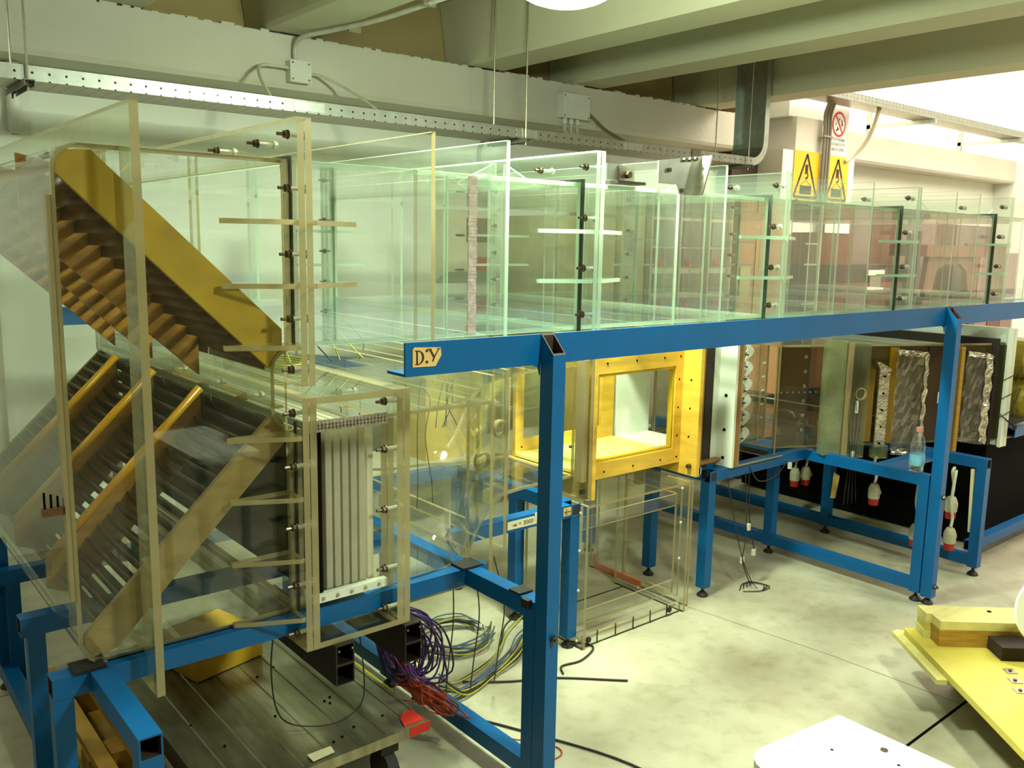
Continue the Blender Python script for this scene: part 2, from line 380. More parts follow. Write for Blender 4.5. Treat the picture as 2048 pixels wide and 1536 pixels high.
for x0, x1 in ((-3, -2.43), (-2.1, -1.07), (-0.75, -0.15), (0.18, 1.22), (1.55, 2.13), (2.45, 3.50), (3.83, 4.42), (4.74, 5.79), (6.1, 6.35)):
    B(x0, x1, 4.97, 4.999, 2.766, 3.18).part('end_infill', 'slab', ceil)  # added tan panels that put recess shade on the wall between ribs
for x in (-2.43, -1.07, -0.15, 1.22, 2.13, 3.50, 4.42, 5.79):
    MB().prism([(x, 2.775), (x + 0.27, 2.775), (x + 0.285, 2.80), (x + 0.34, 3.185), (x - 0.07, 3.185), (x - 0.012, 2.80)], 'Y', -4, 4.96).part('ceiling_rib', 'ceil', ceil)
B(6.35, 6.45, -4, 5.0, 3.3, 4.7).top('wall_clerestory', 'wall', **st)
sk = B(6.45, 14, -4, 5.0, 4.62, 4.7).top('window_1', 'skyglass', **st)
# concrete girders on the back wall carrying the ceiling ribs
g1 = MB().prism([(4.72, 2.505), (4.735, 2.48), (5.0, 2.48), (5.0, 2.765), (4.72, 2.765)], 'X', -3, 6.42).top('trim_1', 'concrete', **st)
WL[g1.name] = Vector(g1.location)
for k in range(70):   # chipped plaster along the upper arris
    x = 0.9 + k * 0.08 + random.uniform(-0.02, 0.02)
    h = random.uniform(0.002, 0.014)
    B(x, x + random.uniform(0.03, 0.08), 4.722, 4.99, 2.765, 2.765 + h).part('plaster_lump', 'concrete', g1)
for x0, x1 in ((3.62, 3.74), (4.52, 4.66), (5.88, 6.06), (2.2, 2.36)):
    B(x0, x1, 4.716, 4.99, 2.766, 2.774).part('bearing_pad', 'black', g1)
MB().prism([(4.75, 2.545), (4.77, 2.52), (5.0, 2.52), (5.0, 2.79), (4.75, 2.79)], 'X', 8.0, 12.2).top('trim_2', 'concrete', **st)
c1 = B(6.82, 8.0, 4.6, 5.0, 0, 2.515).top('wall_column', 'wall', **st); WL[c1.name] = Vector(c1.location)
B(7.03, 7.45, 4.62, 5.0, 2.515, 2.815).part('column_head', 'concrete', c1)
B(6.96, 7.5, 4.66, 5.0, 2.815, 3.2).part('column_cap', 'wall', c1)
B(12.1, 12.5, 4.6, 5.0, 0, 3.4).top('wall_pilaster', 'wall', **st)
# panels coloured as the shaded tray floor, between girder end and column
t = thing('ventilation_trunk', 'grey sheet metal ventilation trunk behind the end of the concrete girder', 'duct', (6.6, 4.9, 2.0))
B(6.43, 6.8, 4.8, 4.99, 2.5, 3.15).part('upper_casing', 'purplegrey', t)
B(6.43, 6.8, 4.84, 4.99, 2.0, 2.5).part('lower_casing', 'brownd', t)

# ------------------------------------------------------------------ lamps of the hall, some added out of view
def hall_lamp(label, x, y, power, zb=2.47, col=(0.86, 1.0, 0.77), r=0.17, up=0.42):
    t = thing('hanging_lamp', label, 'lamp', (x, y, zb), 'round hanging hall lamps')
    vr = r * 0.55; zc = zb + vr
    MB().lathe([(max(0.001, r * math.sin(PI * k / 14)), zc - vr * math.cos(PI * k / 14)) for k in range(13)], (x, y, 0), 28).part('opal_globe', 'lampglow', t, True)
    MB().lathe([(r * 0.45, zc + vr * 0.88), (r * 0.5, zc + vr * 0.92), (r * 0.4, zc + vr * 1.3), (0.03, zc + vr * 1.6), (0.001, zc + vr * 1.6)], (x, y, 0), 24).part('cap', 'plastic', t, True)
    MB().cyl((x, y, zc + vr * 1.6), (x, y, 3.18), 0.008, 8).part('stem', 'steel', t)
    d = bpy.data.lights.new('lamp_light', 'POINT'); d.energy = power * up; d.color = col; d.shadow_soft_size = vr * 0.9
    l = bpy.data.objects.new('lamp_light', d); COL.objects.link(l); l.location = (x, y, zc)
    area('lamp_light', (x, y, zb - 0.006), r * 1.5, power * 0.75, col)
    return t
hall_lamp('round white glowing lamp at the top edge above the clear duct', 2.16, 2.36, 140, 2.462, r=0.21)
hall_lamp('round white hall lamp over the floor near the white board', 1.9, 0.1, 66, 2.6)
hall_lamp('round white hall lamp at the left end behind the viewer', -1.1, 0.9, 7, 2.6, (1.0, 0.97, 0.7))  # added lamp out of view, fills the left end with light
hall_lamp('round white hall lamp in the second row by the wood stack', 5.0, 0.2, 26, 2.6, (0.95, 1.0, 0.82))  # added lamp out of view, lights the right side
hall_lamp('round white hall lamp at the left end above the corner box', -0.7, 3.3, 9, 2.6, (0.94, 1.0, 0.74))  # added lamp out of view, lights the box from the left

# ------------------------------------------------------------------ cable trays, junction boxes, conduit
def perforated(name, base, pitch, rows, r, ua='X', va='Z', vpitch=0.022):
    m = pm(name, base, rough=0.33, metal=0.7, var=0.12, scale=20); t = m.node_tree; N = t.nodes; L = t.links
    b = [n for n in N if n.type == 'BSDF_PRINCIPLED'][0]; ramp = [n for n in N if n.type == 'VALTORGB'][0]
    tc = N.new('ShaderNodeTexCoord'); sp = N.new('ShaderNodeSeparateXYZ'); L.new(tc.outputs['Object'], sp.inputs[0])
    def cell(out, p):
        a = N.new('ShaderNodeMath'); a.operation = 'PINGPONG'; a.inputs[1].default_value = p / 2; L.new(out, a.inputs[0]); return a.outputs[0]
    u = cell(sp.outputs[ua], pitch); v = cell(sp.outputs[va], vpitch)
    def sq(o):
        a = N.new('ShaderNodeMath'); a.operation = 'MULTIPLY'; L.new(o, a.inputs[0]); L.new(o, a.inputs[1]); return a.outputs[0]
    ad = N.new('ShaderNodeMath'); ad.operation = 'ADD'; L.new(sq(u), ad.inputs[0]); L.new(sq(v), ad.inputs[1])
    lt = N.new('ShaderNodeMath'); lt.operation = 'LESS_THAN'; lt.inputs[1].default_value = r * r; L.new(ad.outputs[0], lt.inputs[0])
    mx = N.new('ShaderNodeMixRGB'); mx.inputs[2].default_value = (0.01, 0.009, 0.006, 1); L.new(lt.outputs[0], mx.inputs[0]); L.new(ramp.outputs[0], mx.inputs[1])
    L.new(mx.outputs[0], b.inputs['Base Color']); return m
M['tray_side'] = perforated('perforated_tray_side', (150, 154, 144), 0.062, 1, 0.0052, 'X', 'Z', 0.031)
M['tray_floor'] = perforated('slotted_tray_floor', (150, 142, 116), 0.055, 1, 0.006, 'X', 'Y', 0.03)
def tray(label, x0, x1, y0, y1, z, h):
    t = thing('cable_tray', label, 'cable tray', (x0, y0, z))
    B(x0, x1, y0, y1, z, z + 0.0015).part('tray_floor', 'tray_floor', t)
    s = MB().box(x0, x1, y0 - 0.0015, y0, z, z + h).box(x0, x1, y0, y0 + 0.008, z + h - 0.0015, z + h); s.part('side_rail', 'tray_side', t)
    s = MB().box(x0, x1, y1, y1 + 0.0015, z, z + h).box(x0, x1, y1 - 0.008, y1, z + h - 0.0015, z + h); s.part('side_rail', 'tray_side', t)
    return t
tr = tray('long galvanised perforated cable tray running below the concrete girder', 0.2, 5.55, 4.0, 4.27, 2.253, 0.058)
tb = MB().sheet([(5.55, 2.253)] + arc(5.55, 2.433, 0.18, -90, 0, 8) + [(5.73, 3.1)], 'Y', 4.0, 4.27, 0.0015, 0, 0)
tb.part('bend_floor', 'galv', tr)
for y in (3.9985, 4.27):
    outer = [(5.55, 2.253)] + arc(5.55, 2.433, 0.18, -90, 0, 8) + [(5.73, 3.1)]
    inner = [(5.675, 3.1)] + arc(5.55, 2.433, 0.125, 0, -90, 8) + [(5.55, 2.311)]
    MB().prism(outer + inner, 'Y', y, y + 0.0015).part('bend_side', 'galv', tr)
for x in (1.93, 3.30, 4.2):
    B(x, x + 0.16, 3.9965, 3.9985, 2.262, 2.303).part('splice_plate', 'galv', tr)
B(4.86, 4.95, 3.992, 3.9985, 2.25, 2.318).part('clip_plate', 'greyd', tr)
def tray_hanger(label, x):
    h = thing('tray_hanger', label, 'hanger', (x, 4.13, 2.23), 'threaded rod hangers of the cable tray')
    for y in (3.985, 4.285): MB().cyl((x, y, 2.215), (x, y, 3.18), 0.005, 6).part('threaded_rod', 'steel', h)
    s = MB().box(x - 0.02, x + 0.02, 3.95, 4.32, 2.248, 2.252).box(x - 0.02, x - 0.017, 3.95, 4.32, 2.228, 2.248).box(x + 0.017, x + 0.02, 3.95, 4.32, 2.228, 2.248)
    s.part('strut_channel', 'greyd', h)
    for y in (3.985, 4.285): MB().cyl((x, y, 2.235), (x, y, 2.246), 0.011, 6).part('nut', 'steel', h)
for l, x in (('rod hanger and dark channel under the left end of the tray', 0.80), ('rod hanger of the tray just right of the globe lamp reflection', 3.36), ('rod hanger at the bend of the tray', 5.48)):
    tray_hanger(l, x)
t2 = tray('far cable tray on wall brackets in the bright bay', 6.9, 13.2, 4.3, 4.52, 2.947, 0.07)
for k, x in enumerate((8.9, 11.0)):
    b = thing('tray_bracket', ['cantilever bracket under the far tray, nearer to the signs', 'cantilever bracket under the far tray, nearer to the right edge'][k], 'bracket', (x, 4.75, 2.7))
    B(x - 0.02, x + 0.02, 4.28, 5.0, 2.905, 2.945).part('arm', 'galv', b)
    B(x - 0.02, x + 0.02, 4.96, 5.0, 2.7, 3.1).part('back_plate', 'galv', b)
def cable_obj(pts, r, m, parent, name='cable', n=28, sides=5):
    return MB().sweep(bezier(pts, n), r, sides).part(name, m, parent, True)
def jbox(label, x0, x1, z0, z1, y=4.655):
    t = thing('junction_box', label, 'junction box', ((x0 + x1) / 2, 4.7, z0))
    s = MB().box(x0, x1, y + 0.012, 4.72, z0, z1); s.part('body', 'plastic', t)
    ld = B(x0 - 0.003, x1 + 0.003, y, y + 0.012, z0 - 0.003, z1 + 0.003).part('lid', 'plastic', t)
    for x in (x0 + 0.012, x1 - 0.012):
        for z in (z0 + 0.012, z1 - 0.012): MB().cyl((x, y - 0.002, z), (x, y, z), 0.006, 8).part('lid_screw', 'greyd', ld)
    return t
j1 = jbox('small white junction box on the girder near the first ceiling rib', 2.235, 2.355, 2.515, 2.625)
cable_obj([(2.235, 4.68, 2.585), (2.15, 4.68, 2.585), (2.06, 4.66, 2.57), (1.99, 4.5, 2.48), (1.97, 4.3, 2.33)], 0.010, 'c_white', j1, 'conduit')
cable_obj([(2.355, 4.68, 2.565), (2.42, 4.66, 2.56), (2.52, 4.55, 2.49), (2.57, 4.35, 2.38), (2.58, 4.25, 2.30)], 0.008, 'c_white', j1, 'conduit')
cable_obj([(2.28, 4.69, 2.625), (2.28, 4.69, 2.70), (2.29, 4.62, 2.745), (2.36, 4.42, 2.757), (2.43, 4.0, 2.757), (2.44, 3.2, 2.757), (2.44, 2.4, 2.757)], 0.013, 'c_white', j1, 'conduit', 40, 8)
for y in (4.3, 3.6, 2.9): B(2.40, 2.47, y, y + 0.02, 2.742, 2.7745).part('conduit_clip', 'steel', j1)
j2 = jbox('larger white junction box on the girder above the middle of the duct', 4.265, 4.515, 2.53, 2.69)
for x in (4.31, 4.37, 4.43):
    MB().cyl((x, 4.69, 2.49), (x, 4.69, 2.53), 0.016, 8).part('cable_gland', 'plastic', j2)
    cable_obj([(x, 4.69, 2.49), (x + 0.0, 4.66, 2.42), (x - 0.01, 4.4, 2.36), (x - 0.01, 4.2, 2.29)], 0.011, 'c_white', j2)
cable_obj([(4.515, 4.69, 2.58), (4.58, 4.69, 2.56), (4.62, 4.6, 2.47), (4.57, 4.35, 2.36), (4.5, 4.2, 2.30)], 0.013, 'greyd', j2)
bl_ = thing('bulkhead_lamp', 'unlit white bulkhead lamp on the wall below the tray', 'lamp', (3.9, 4.8, 2.18))
MB().lathe([(0.115, 0.0), (0.11, -0.05), (0.085, -0.10), (0.05, -0.125), (0.001, -0.13)], (3.9, 4.99, 2.26), 22, 'Y').part('dome', 'plastic', bl_, True)
MB().lathe([(0.13, 0.0), (0.13, -0.02), (0.115, -0.03), (0.115, 0.0)], (3.9, 4.995, 2.26), 22, 'Y').part('base_ring', 'greyd', bl_)
wp_ = thing('wall_pipe', 'short white pipe on the back wall at the far left', 'pipe', (0.93, 4.96, 2.15))
MB().cyl((0.93, 4.965, 2.15), (0.93, 4.965, 2.48), 0.032, 14).part('pipe_run', 'plastic', wp_, True); MB().cyl((0.93, 4.965, 2.145), (0.93, 4.965, 2.152), 0.034, 14).part('end_cap', 'grey', wp_)
# pipes and signs on the column
p = thing('pipe_bundle', 'three slim grey pipes running down the column between the yellow signs', 'pipes', (7.45, 4.58, 0.6))
for k, x in enumerate((7.395, 7.44, 7.485)):
    cable_obj([(x - 0.12, 4.45, 3.02), (x - 0.06, 4.5, 2.96), (x - 0.01, 4.565, 2.86), (x, 4.565, 2.7), (x, 4.565, 2.2), (x, 4.565, 1.2)], 0.016, 'greyd', p, 'pipe', 30, 8)
B(7.37, 7.51, 4.545, 4.6, 2.66, 2.675).part('pipe_clamp', 'steel', p)
hz = thing('grey_hose', 'curved grey hose dropping from the far tray beside the round sign', 'hose', (7.9, 4.5, 2.4))
cable_obj([(7.95, 4.36, 2.96), (7.98, 4.42, 2.8), (7.99, 4.5, 2.65), (7.92, 4.58, 2.53), (7.80, 4.585, 2.47)], 0.02, 'grey', hz, 'hose_run', 24, 8)
def crane_sign(label, x0, x1, z0, z1):
    t = thing('warning_sign', label, 'sign', (x0, 4.595, z0), 'yellow suspended load signs')
    B(x0, x1, 4.59, 4.597, z0, z1).part('board', 'signy', t)
    w = x1 - x0; h = z1 - z0; cx = (x0 + x1) / 2; y = 4.588
    tz, bz = z1 - 0.06 * h, z0 + 0.1 * h
    for sx in (-1, 1):
        a = Vector((cx, tz)); b = Vector((cx + sx * 0.46 * w, bz)); d = (b - a).normalized(); n = Vector((-d.y, d.x)) * 0.012
        MB().prism([tuple(a - n), tuple(b - n), tuple(b + n), tuple(a + n)], 'Y', y, y + 0.002).part('triangle_side', 'ink', t)
    s = MB().box(cx - 0.44 * w, cx + 0.44 * w, y, y + 0.002, bz - 0.012, bz + 0.012); s.part('triangle_side', 'ink', t)
    s = MB().box(cx - 0.022, cx + 0.022, y, y + 0.002, z0 + 0.60 * h, z0 + 0.74 * h)
    s.prism(arc(cx, z0 + 0.53 * h, 0.034, -120, 150, 8) + arc(cx, z0 + 0.53 * h, 0.018, 150, -120, 8), 'Y', y, y + 0.002); s.part('hook', 'ink', t)
    s = MB()
    for sx in (-1, 1): s.prism([(cx, z0 + 0.44 * h), (cx + sx * 0.006, z0 + 0.44 * h), (cx + sx * 0.09, z0 + 0.33 * h), (cx + sx * 0.08, z0 + 0.33 * h)], 'Y', y, y + 0.002)
    s.box(cx - 0.09, cx + 0.09, y, y + 0.002, z0 + 0.16 * h, z0 + 0.33 * h); s.part('hanging_load', 'ink', t)
    return t
crane_sign('yellow suspended load sign left of the pipes on the column', 6.985, 7.385, 2.07, 2.52)
crane_sign('yellow suspended load sign right of the pipes on the column', 7.515, 7.885, 2.07, 2.51)
t = thing('prohibition_sign', 'white sign with red barred circle and lettering above the yellow signs', 'sign', (7.66, 4.595, 2.53))
B(7.51, 7.83, 4.59, 4.597, 2.53, 2.95).part('board', 'signw', t)
cx, cz, yy = 7.665, 2.80, 4.588
MB().prism(arc(cx, cz, 0.115, 0, 360, 32)[:-1], 'Y', yy + 0.001, yy + 0.002).part('red_ring', 'signr', t)
MB().prism(arc(cx, cz, 0.093, 0, 360, 32)[:-1], 'Y', yy - 0.0005, yy + 0.0012).part('ring_field', 'signw', t)
a = math.radians(-52); d = Vector((math.cos(a), math.sin(a))); n = Vector((-d.y, d.x)) * 0.009; c_ = Vector((cx, cz))
MB().prism([tuple(c_ - d * 0.1 - n), tuple(c_ + d * 0.1 - n), tuple(c_ + d * 0.1 + n), tuple(c_ - d * 0.1 + n)], 'Y', yy - 0.002, yy).part('red_bar', 'signr', t)
for (px, pz, w_, h_, an) in ((0.0, 0.045, 0.012, 0.02, 0.3), (0.045, 0.02, 0.012, 0.035, 0.2), (0.05, -0.005, 0.03, 0.008, 0.6), (-0.03, -0.05, 0.045, 0.01, 0.5), (-0.02, -0.04, 0.01, 0.03, 0.7), (-0.055, 0.0, 0.008, 0.02, 0)):
    s = MB(); q = [Vector((-w_, -h_)), Vector((w_, -h_)), Vector((w_, h_)), Vector((-w_, h_))]
    s.prism([(cx + px + v.x * math.cos(an) * .6 - v.y * math.sin(an) * .6, cz + pz + v.x * math.sin(an) * .6 + v.y * math.cos(an) * .6) for v in q], 'Y', yy - 0.001, yy)
    s.part('figure_mark', 'ink', t)

for k, tx in enumerate(('VIETATO PASSARE', 'E SOSTARE SOTTO', 'I CARICHI SOSPESI')):
    text_mb(tx, 0.038, (7.525, 4.5885, 2.65 - k * 0.045), (0.82, 0, 0), (0, 0, 1)).part('lettering', 'ink', t)

# ------------------------------------------------------------------ blue steel frames
BT = ['blue', 'tube_in']
def foot(parent, x, y, ztop=0.05):
    s = MB().cyl((x, y, 0.016), (x, y, ztop + 0.01), 0.008, 8).lathe([(0.001, 0), (0.026, 0), (0.028, 0.006), (0.02, 0.014), (0.012, 0.022), (0.001, 0.022)], (x, y, 0), 14)
    s.part('levelling_foot', 'black', parent, False)
def rail(parent, axis, a0, a1, u0, v0, name='rail', w=0.05, h=0.053):
    return hollow(axis, a0, a1, u0, u0 + w, v0, v0 + h).part(name, BT, parent)
def portal(label, x, y_first, y_mid, y_far, near_leg=True, top_to=None, top_from=None):
    t = thing('support_frame', label, 'steel frame', (x, y_first, 0), 'blue square tube support frames')
    tf = y_first if top_from is None else top_from
    rail(t, 'Y', tf, top_to or y_far + 0.05, x, 0.567, 'top_rail')
    legs = [y_first] + ([y_mid] if y_mid else []) + [y_far]
    for k, y in enumerate(legs):
        lg_ = hollow('Z', 0.045, 0.567, x, x + 0.05, y, y + 0.05).part('leg', BT, t)
        foot(lg_, x + 0.025, y + 0.025)
    for a, b in zip(legs[:-1], legs[1:]): rail(t, 'Y', a + 0.05, b, x, 0.052, 'low_rail')
    return t
pf0 = portal('blue floor frame with an open tube end at the bottom left corner', 0.482, 1.78, None, 3.48, top_to=2.15)
pf1 = portal('blue floor frame standing against the nearest tall post', 1.602, 1.818, 2.64, 3.48, top_from=1.818)
pf2 = portal('blue floor frame against the far tall post, carrying the water bottle', 4.03, 1.818, 2.64, 3.48)
pf3 = portal('blue floor frame right of the far tall post, grey plugs hanging inside', 4.598, 1.795, 2.64, 3.48)
B(1.585, 1.602, 1.83, 1.86, 0.6, 0.626).part('rubber_pad', 'black', pf1)
B(1.60, 1.654, 1.885, 1.935, 0.6205, 0.627).part('rubber_pad', 'black', pf1)
# bed frame under the corner box
bf = thing('bed_frame', 'blue bed frame of long rails carrying the clear corner box', 'steel frame', (0.42, 2.155, 0))
rail(bf, 'X', 0.40, 1.69, 2.155, 0.567, 'long_rail')
rail(bf, 'X', 0.41, 1.60, 2.57, 0.567, 'long_rail')
rail(bf, 'X', 0.3, 1.60, 3.42, 0.42, 'long_rail')
hollow('Z', 0.0, 0.567, 0.40, 0.445, 2.157, 2.2).part('leg', BT, bf)
hollow('Z', 0.0, 0.567, 0.425, 0.47, 2.574, 2.615).part('leg', BT, bf)
hollow('Z', 0.0, 0.42, 0.51, 0.555, 3.425, 3.468).part('leg', BT, bf)
B(0.447, 0.52, 2.15, 2.215, 0.6205, 0.627).part('rubber_pad', 'black', bf)
B(1.585, 1.665, 2.145, 2.215, 0.6205, 0.628).part('rubber_pad', 'black', bf)
# trestles
def trestle(label, x0, x1, xl, legs_y, group):
    t = thing('trestle', label, 'trestle', (xl, 2.47, 0), group)
    rail(t, 'X', x0, x1, 2.47, 0.567, 'front_rail')
    rail(t, 'X', x0, x1, 3.25, 0.567, 'back_rail')
    rail(t, 'Y', 2.52, 3.25, xl, 0.567, 'cross_rail')
    # open tube end on the front face of the corner
    MB().ring('Y', 2.4655, 2.4699, (xl, xl + 0.05, 0.567, 0.62), (xl + 0.006, xl + 0.044, 0.573, 0.614), 0, 0).part('tube_end_rim', 'blue', t)
    B(xl + 0.006, xl + 0.044, 2.4680, 2.4699, 0.573, 0.614).part('tube_mouth', 'tube_in', t)
    for y in legs_y:
        lg_ = hollow('Z', 0.045, 0.567, xl, xl + 0.05, y, y + 0.05).part('leg', BT, t); foot(lg_, xl + 0.025, y + 0.025)
    return t
ta = trestle('blue trestle left of the plywood test section, with paper notes on its rail', 1.78, 2.36, 2.36, (2.47, 2.815, 3.25), 'blue trestles')
tbb = trestle('blue trestle right of the plywood test section', 3.295, 4.03, 3.245, (2.47, 2.815, 3.25), 'blue trestles')
n1 = B(2.03, 2.215, 2.4685, 2.4695, 0.578, 0.61).top('paper_note', 'paperw', 'long cream paper strip with handwriting on the trestle rail', 'note')
text_mb('-w = 3000', 0.026, (2.05, 2.4675, 0.586), (1, 0, 0), (0, 0, 1)).part('handwriting', 'ink', n1)
B(2.165, 2.215, 2.4665, 2.4685, 0.598, 0.622).part('second_slip', 'paperw', n1)
n2 = B(2.318, 2.36, 2.4685, 2.4695, 0.578, 0.612).top('arrow_note', 'paper', 'small tan paper with a black left arrow on the trestle rail', 'note')
s = MB().box(2.324, 2.355, 2.467, 2.468, 0.5935, 0.5965)
for sg in (-1, 1): s.prism([(2.323, 0.595), (2.325, 0.5975 if sg > 0 else 0.5925), (2.336, 0.595 + sg * 0.012), (2.338, 0.595 + sg * 0.010)], 'Y', 2.467, 2.468)
s.part('arrow', 'ink', n2)
# gantry: tall posts with mitred open tops and a long angle beam
gt = thing('gantry', 'tall blue gantry of two posts and a long angle beam before the duct', 'steel frame', (1.62, 1.79, 0))
def post(x0):
    x1, y0, y1, w = x0 + 0.047, 1.762, 1.814, 0.004
    zt = lambda y: 1.352 + (y - y0) / (y1 - y0) * 0.055
    s = MB(); o = [(x0, y0), (x1, y0), (x1, y1), (x0, y1)]; h = [(x0 + w, y0 + w), (x1 - w, y0 + w), (x1 - w, y1 - w), (x0 + w, y1 - w)]
    b = len(s.v)
    for q in (o, h):
        s.v += [(x, y, 0.035) for x, y in q] + [(x, y, zt(y)) for x, y in q]
    for i in range(4):
        j = (i + 1) % 4
        s.face([i, j, 4 + j, 4 + i], 0); s.face([8 + j, 8 + i, 12 + i, 12 + j], 1); s.face([4 + i, 4 + j, 12 + j, 12 + i], 1); s.face([j, i, 8 + i, 8 + j], 0)
    p = s.part('post', BT, gt)
    foot(p, x0 + 0.024, 1.788, 0.03)
    for z in (0.09, 0.525):
        s = MB().cyl((x0 + 0.024, 1.75, z), (x0 + 0.024, 1.762, z), 0.011, 6).cyl((x0 + 0.024, 1.742, z), (x0 + 0.024, 1.75, z), 0.006, 8); s.part('post_bolt', 'bolt', p)
    return p
post(1.600); post(4.035)
bx0, bx1 = 1.158, 7.2
s = MB().box(bx0, bx1, 1.815, 1.822, 1.321, 1.406).box(bx0, bx1, 1.822, 1.90, 1.321, 1.328); s.part('angle_beam', 'blue', gt)
# gusset corner under beam at each post
for x in (1.6, 4.035):
    MB().prism([(x - 0.03, 1.321), (x, 1.321), (x, 1.29), (x - 0.006, 1.312)], 'Y', 1.815, 1.82).part('corner_fillet', 'blue', gt)
hb = B(0.9, 7.0, 4.25, 4.3, 1.26, 1.338).top('back_beam', 'blue', 'thin blue beam along the back wall seen through the clear duct', 'beam')
# tan paper label D : Y
lb = MB().prism([(1.178, 1.388), (1.183, 1.394), (1.262, 1.390), (1.264, 1.370), (1.246, 1.343), (1.178, 1.3445)], 'Y', 1.8125, 1.8148).top('letter_plate', 'paper', 'tan paper plate with dark letters D and Y on the blue beam', 'label')
def serif_letters(px, pz, h, y):
    s = MB(); q = lambda pts: s.prism([(px + u * h, pz + v * h) for u, v in pts], 'Y', y, y + 0.001)
    q([(0.12, 0.03), (0.24, 0.03), (0.24, 0.97), (0.12, 0.97)]); q([(0.0, 0.0), (0.36, 0.0), (0.36, 0.05), (0.0, 0.05)]); q([(0.0, 0.95), (0.36, 0.95), (0.36, 1.0), (0.0, 1.0)])
    out = [(0.24 + 0.52 * math.sin(t), 0.5 + 0.5 * math.cos(t)) for t in [PI * i / 12 for i in range(13)]]
    inn = [(0.24 + 0.36 * math.sin(t), 0.5 + 0.45 * math.cos(t)) for t in [PI * i / 12 for i in range(12, -1, -1)]]
    for i in range(12): q([out[i], out[i + 1], inn[11 - i], inn[12 - i]])
    return s
serif_letters(1.184, 1.350, 0.036, 1.8115).part('letter_d', 'ink', lb)
s = MB(); q = lambda pts: s.prism([(1.221 + u * 0.036, 1.352 + v * 0.036) for u, v in pts], 'Y', 1.8115, 1.8125)
q([(0.1, 1.0), (0.28, 1.0), (0.62, 0.45), (0.5, 0.38)]); q([(0.95, 1.0), (1.03, 1.0), (0.62, 0.4), (0.55, 0.45)]); q([(0.5, 0.4), (0.64, 0.4), (0.5, 0.08), (0.4, 0.1)])
q([(0.02, 0.96), (0.38, 0.96), (0.38, 1.0), (0.02, 1.0)]); q([(0.82, 0.96), (1.12, 0.96), (1.12, 1.0), (0.82, 1.0)]); s.part('letter_y', 'ink', lb)
for z in (1.356, 1.384):
    MB().cyl((1.2195, 1.810, z), (1.2195, 1.8125, z), 0.0035, 8).part('rivet', 'bolt', lb)

# ------------------------------------------------------------------ clear corner box (left end of the tunnel)
Y0, Y1 = 2.18, 3.92            # front and back of the duct
YO, YO1 = 2.09, 4.01           # outer edge of flanges and ribs
AE, AM = ['acr', 'edge'], ['acr_duct', 'edge_mint']
F = [1.035, 2.087, 3.156, 4.25, 5.33, 6.4]
cb = thing('corner_box', 'big clear acrylic corner box with rounded left edges holding wooden vane frames', 'tunnel box', (0.75, 3.05, 0.62))
outl = [(1.015, 1.857)] + arc(0.53, 1.797, 0.06, 90, 180) + arc(0.53, 0.68, 0.06, 180, 270) + [(1.015, 0.62)]
MB().prism(outl, 'Y', Y0, Y0 + 0.012, 0, 1).part('front_panel', AE, cb)
MB().prism(outl, 'Y', Y1 - 0.012, Y1, 0, 1).part('back_panel', AE, cb)
MB().sheet(outl, 'Y', Y0 + 0.012, Y1 - 0.012, 0.01, 0, 1).part('bent_shell', AE, cb)
B(0.458, 0.4695, Y0 + 0.004, Y0 + 0.026, 0.79, 1.74).part('corner_strip', 'edge', cb)
MB().ring('X', 0.616, 0.636, (YO, YO1, 0.535, 1.952), (Y0, Y1, 0.62, 1.857)).part('stiffener_ring', ['acr_grey', 'edge'], cb)
MB().sheet([(1.015, 1.365)] + arc(1.035, 1.305, 0.06, 100, 180, 6) + arc(1.035, 1.20, 0.06, 180, 262, 6) + [(1.015, 1.141)], 'Y', Y0 + 0.012, Y1 - 0.012, 0.01, 0, 1).part('splitter_nose', ['acr_grey', 'edge'], cb)
B(0.99, 1.014, Y0 + 0.02, Y1 - 0.02, 1.2, 1.208).part('splitter_shelf', 'acr_dusty', cb)
def flange(parent, x0, x1, z0, z1, hz0, hz1, mats, yo=YO, yo1=YO1, hy0=Y0, hy1=Y1):
    return MB().ring('X', x0, x1, (yo, yo1, z0, z1), (hy0, hy1, hz0, hz1)).part('flange', mats, parent)
flange(cb, 1.0155, 1.034, 1.272, 1.955, 1.365, 1.857, AE)
flange(cb, 1.0155, 1.034, 0.535, 1.24, 0.62, 1.14, AE)
def gusset_mesh(mats, L=0.17, D=0.088, th=0.013, tag_='g'):
    s = MB().prism([(0, 0), (L, 0), (L, -D), (L - 0.012, -D), (0, -0.012)], 'Z', -th / 2, th / 2, 0, 1); return s.mesh('gusset_' + tag_, mats)
GL = gusset_mesh(AE); GM = gusset_mesh(AM)
def gussets(parent, xf, zs, me, side, back=False):
    for z in zs:
        # side -1: to the left of the flange face xf ; +1: to the right (mirrored)
        o = inst('gusset', me, parent, (xf + (-0.17 if side < 0 else 0.17), Y0 if not back else Y1, z))
        o.scale = (1 if side < 0 else -1, 1 if not back else -1, 1)
gussets(cb, 1.0155, (1.695, 1.533, 1.375, 1.134, 0.968, 0.798, 0.63), GL, -1)
gussets(cb, 1.0155, (1.695, 1.533), GL, -1, True)
B(1.0325, 1.0375, Y0 - 0.012, Y0 + 0.0, 1.36, 1.865).part('gasket', 'black', cb)
B(1.0325, 1.0375, Y0 - 0.010, Y0 + 0.0, 0.60, 1.165).part('gasket', 'black', cb)
B(1.0325, 1.0375, Y0, Y0 + 0.17, 1.858, 1.866).part('gasket', 'black', cb)
for z in (1.914, 1.781, 1.614, 1.447, 1.313, 1.196, 1.05, 0.88, 0.715, 0.578): inst('bolt', BOLT, cb, (1.035, 2.135, z))
for y in (2.32, 2.6, 2.95, 3.3, 3.65): inst('bolt', BOLT, cb, (1.035, y, 1.905))
for y in (2.45, 2.75, 3.1): inst('bolt', BOLT, cb, (1.035, y, 1.195))
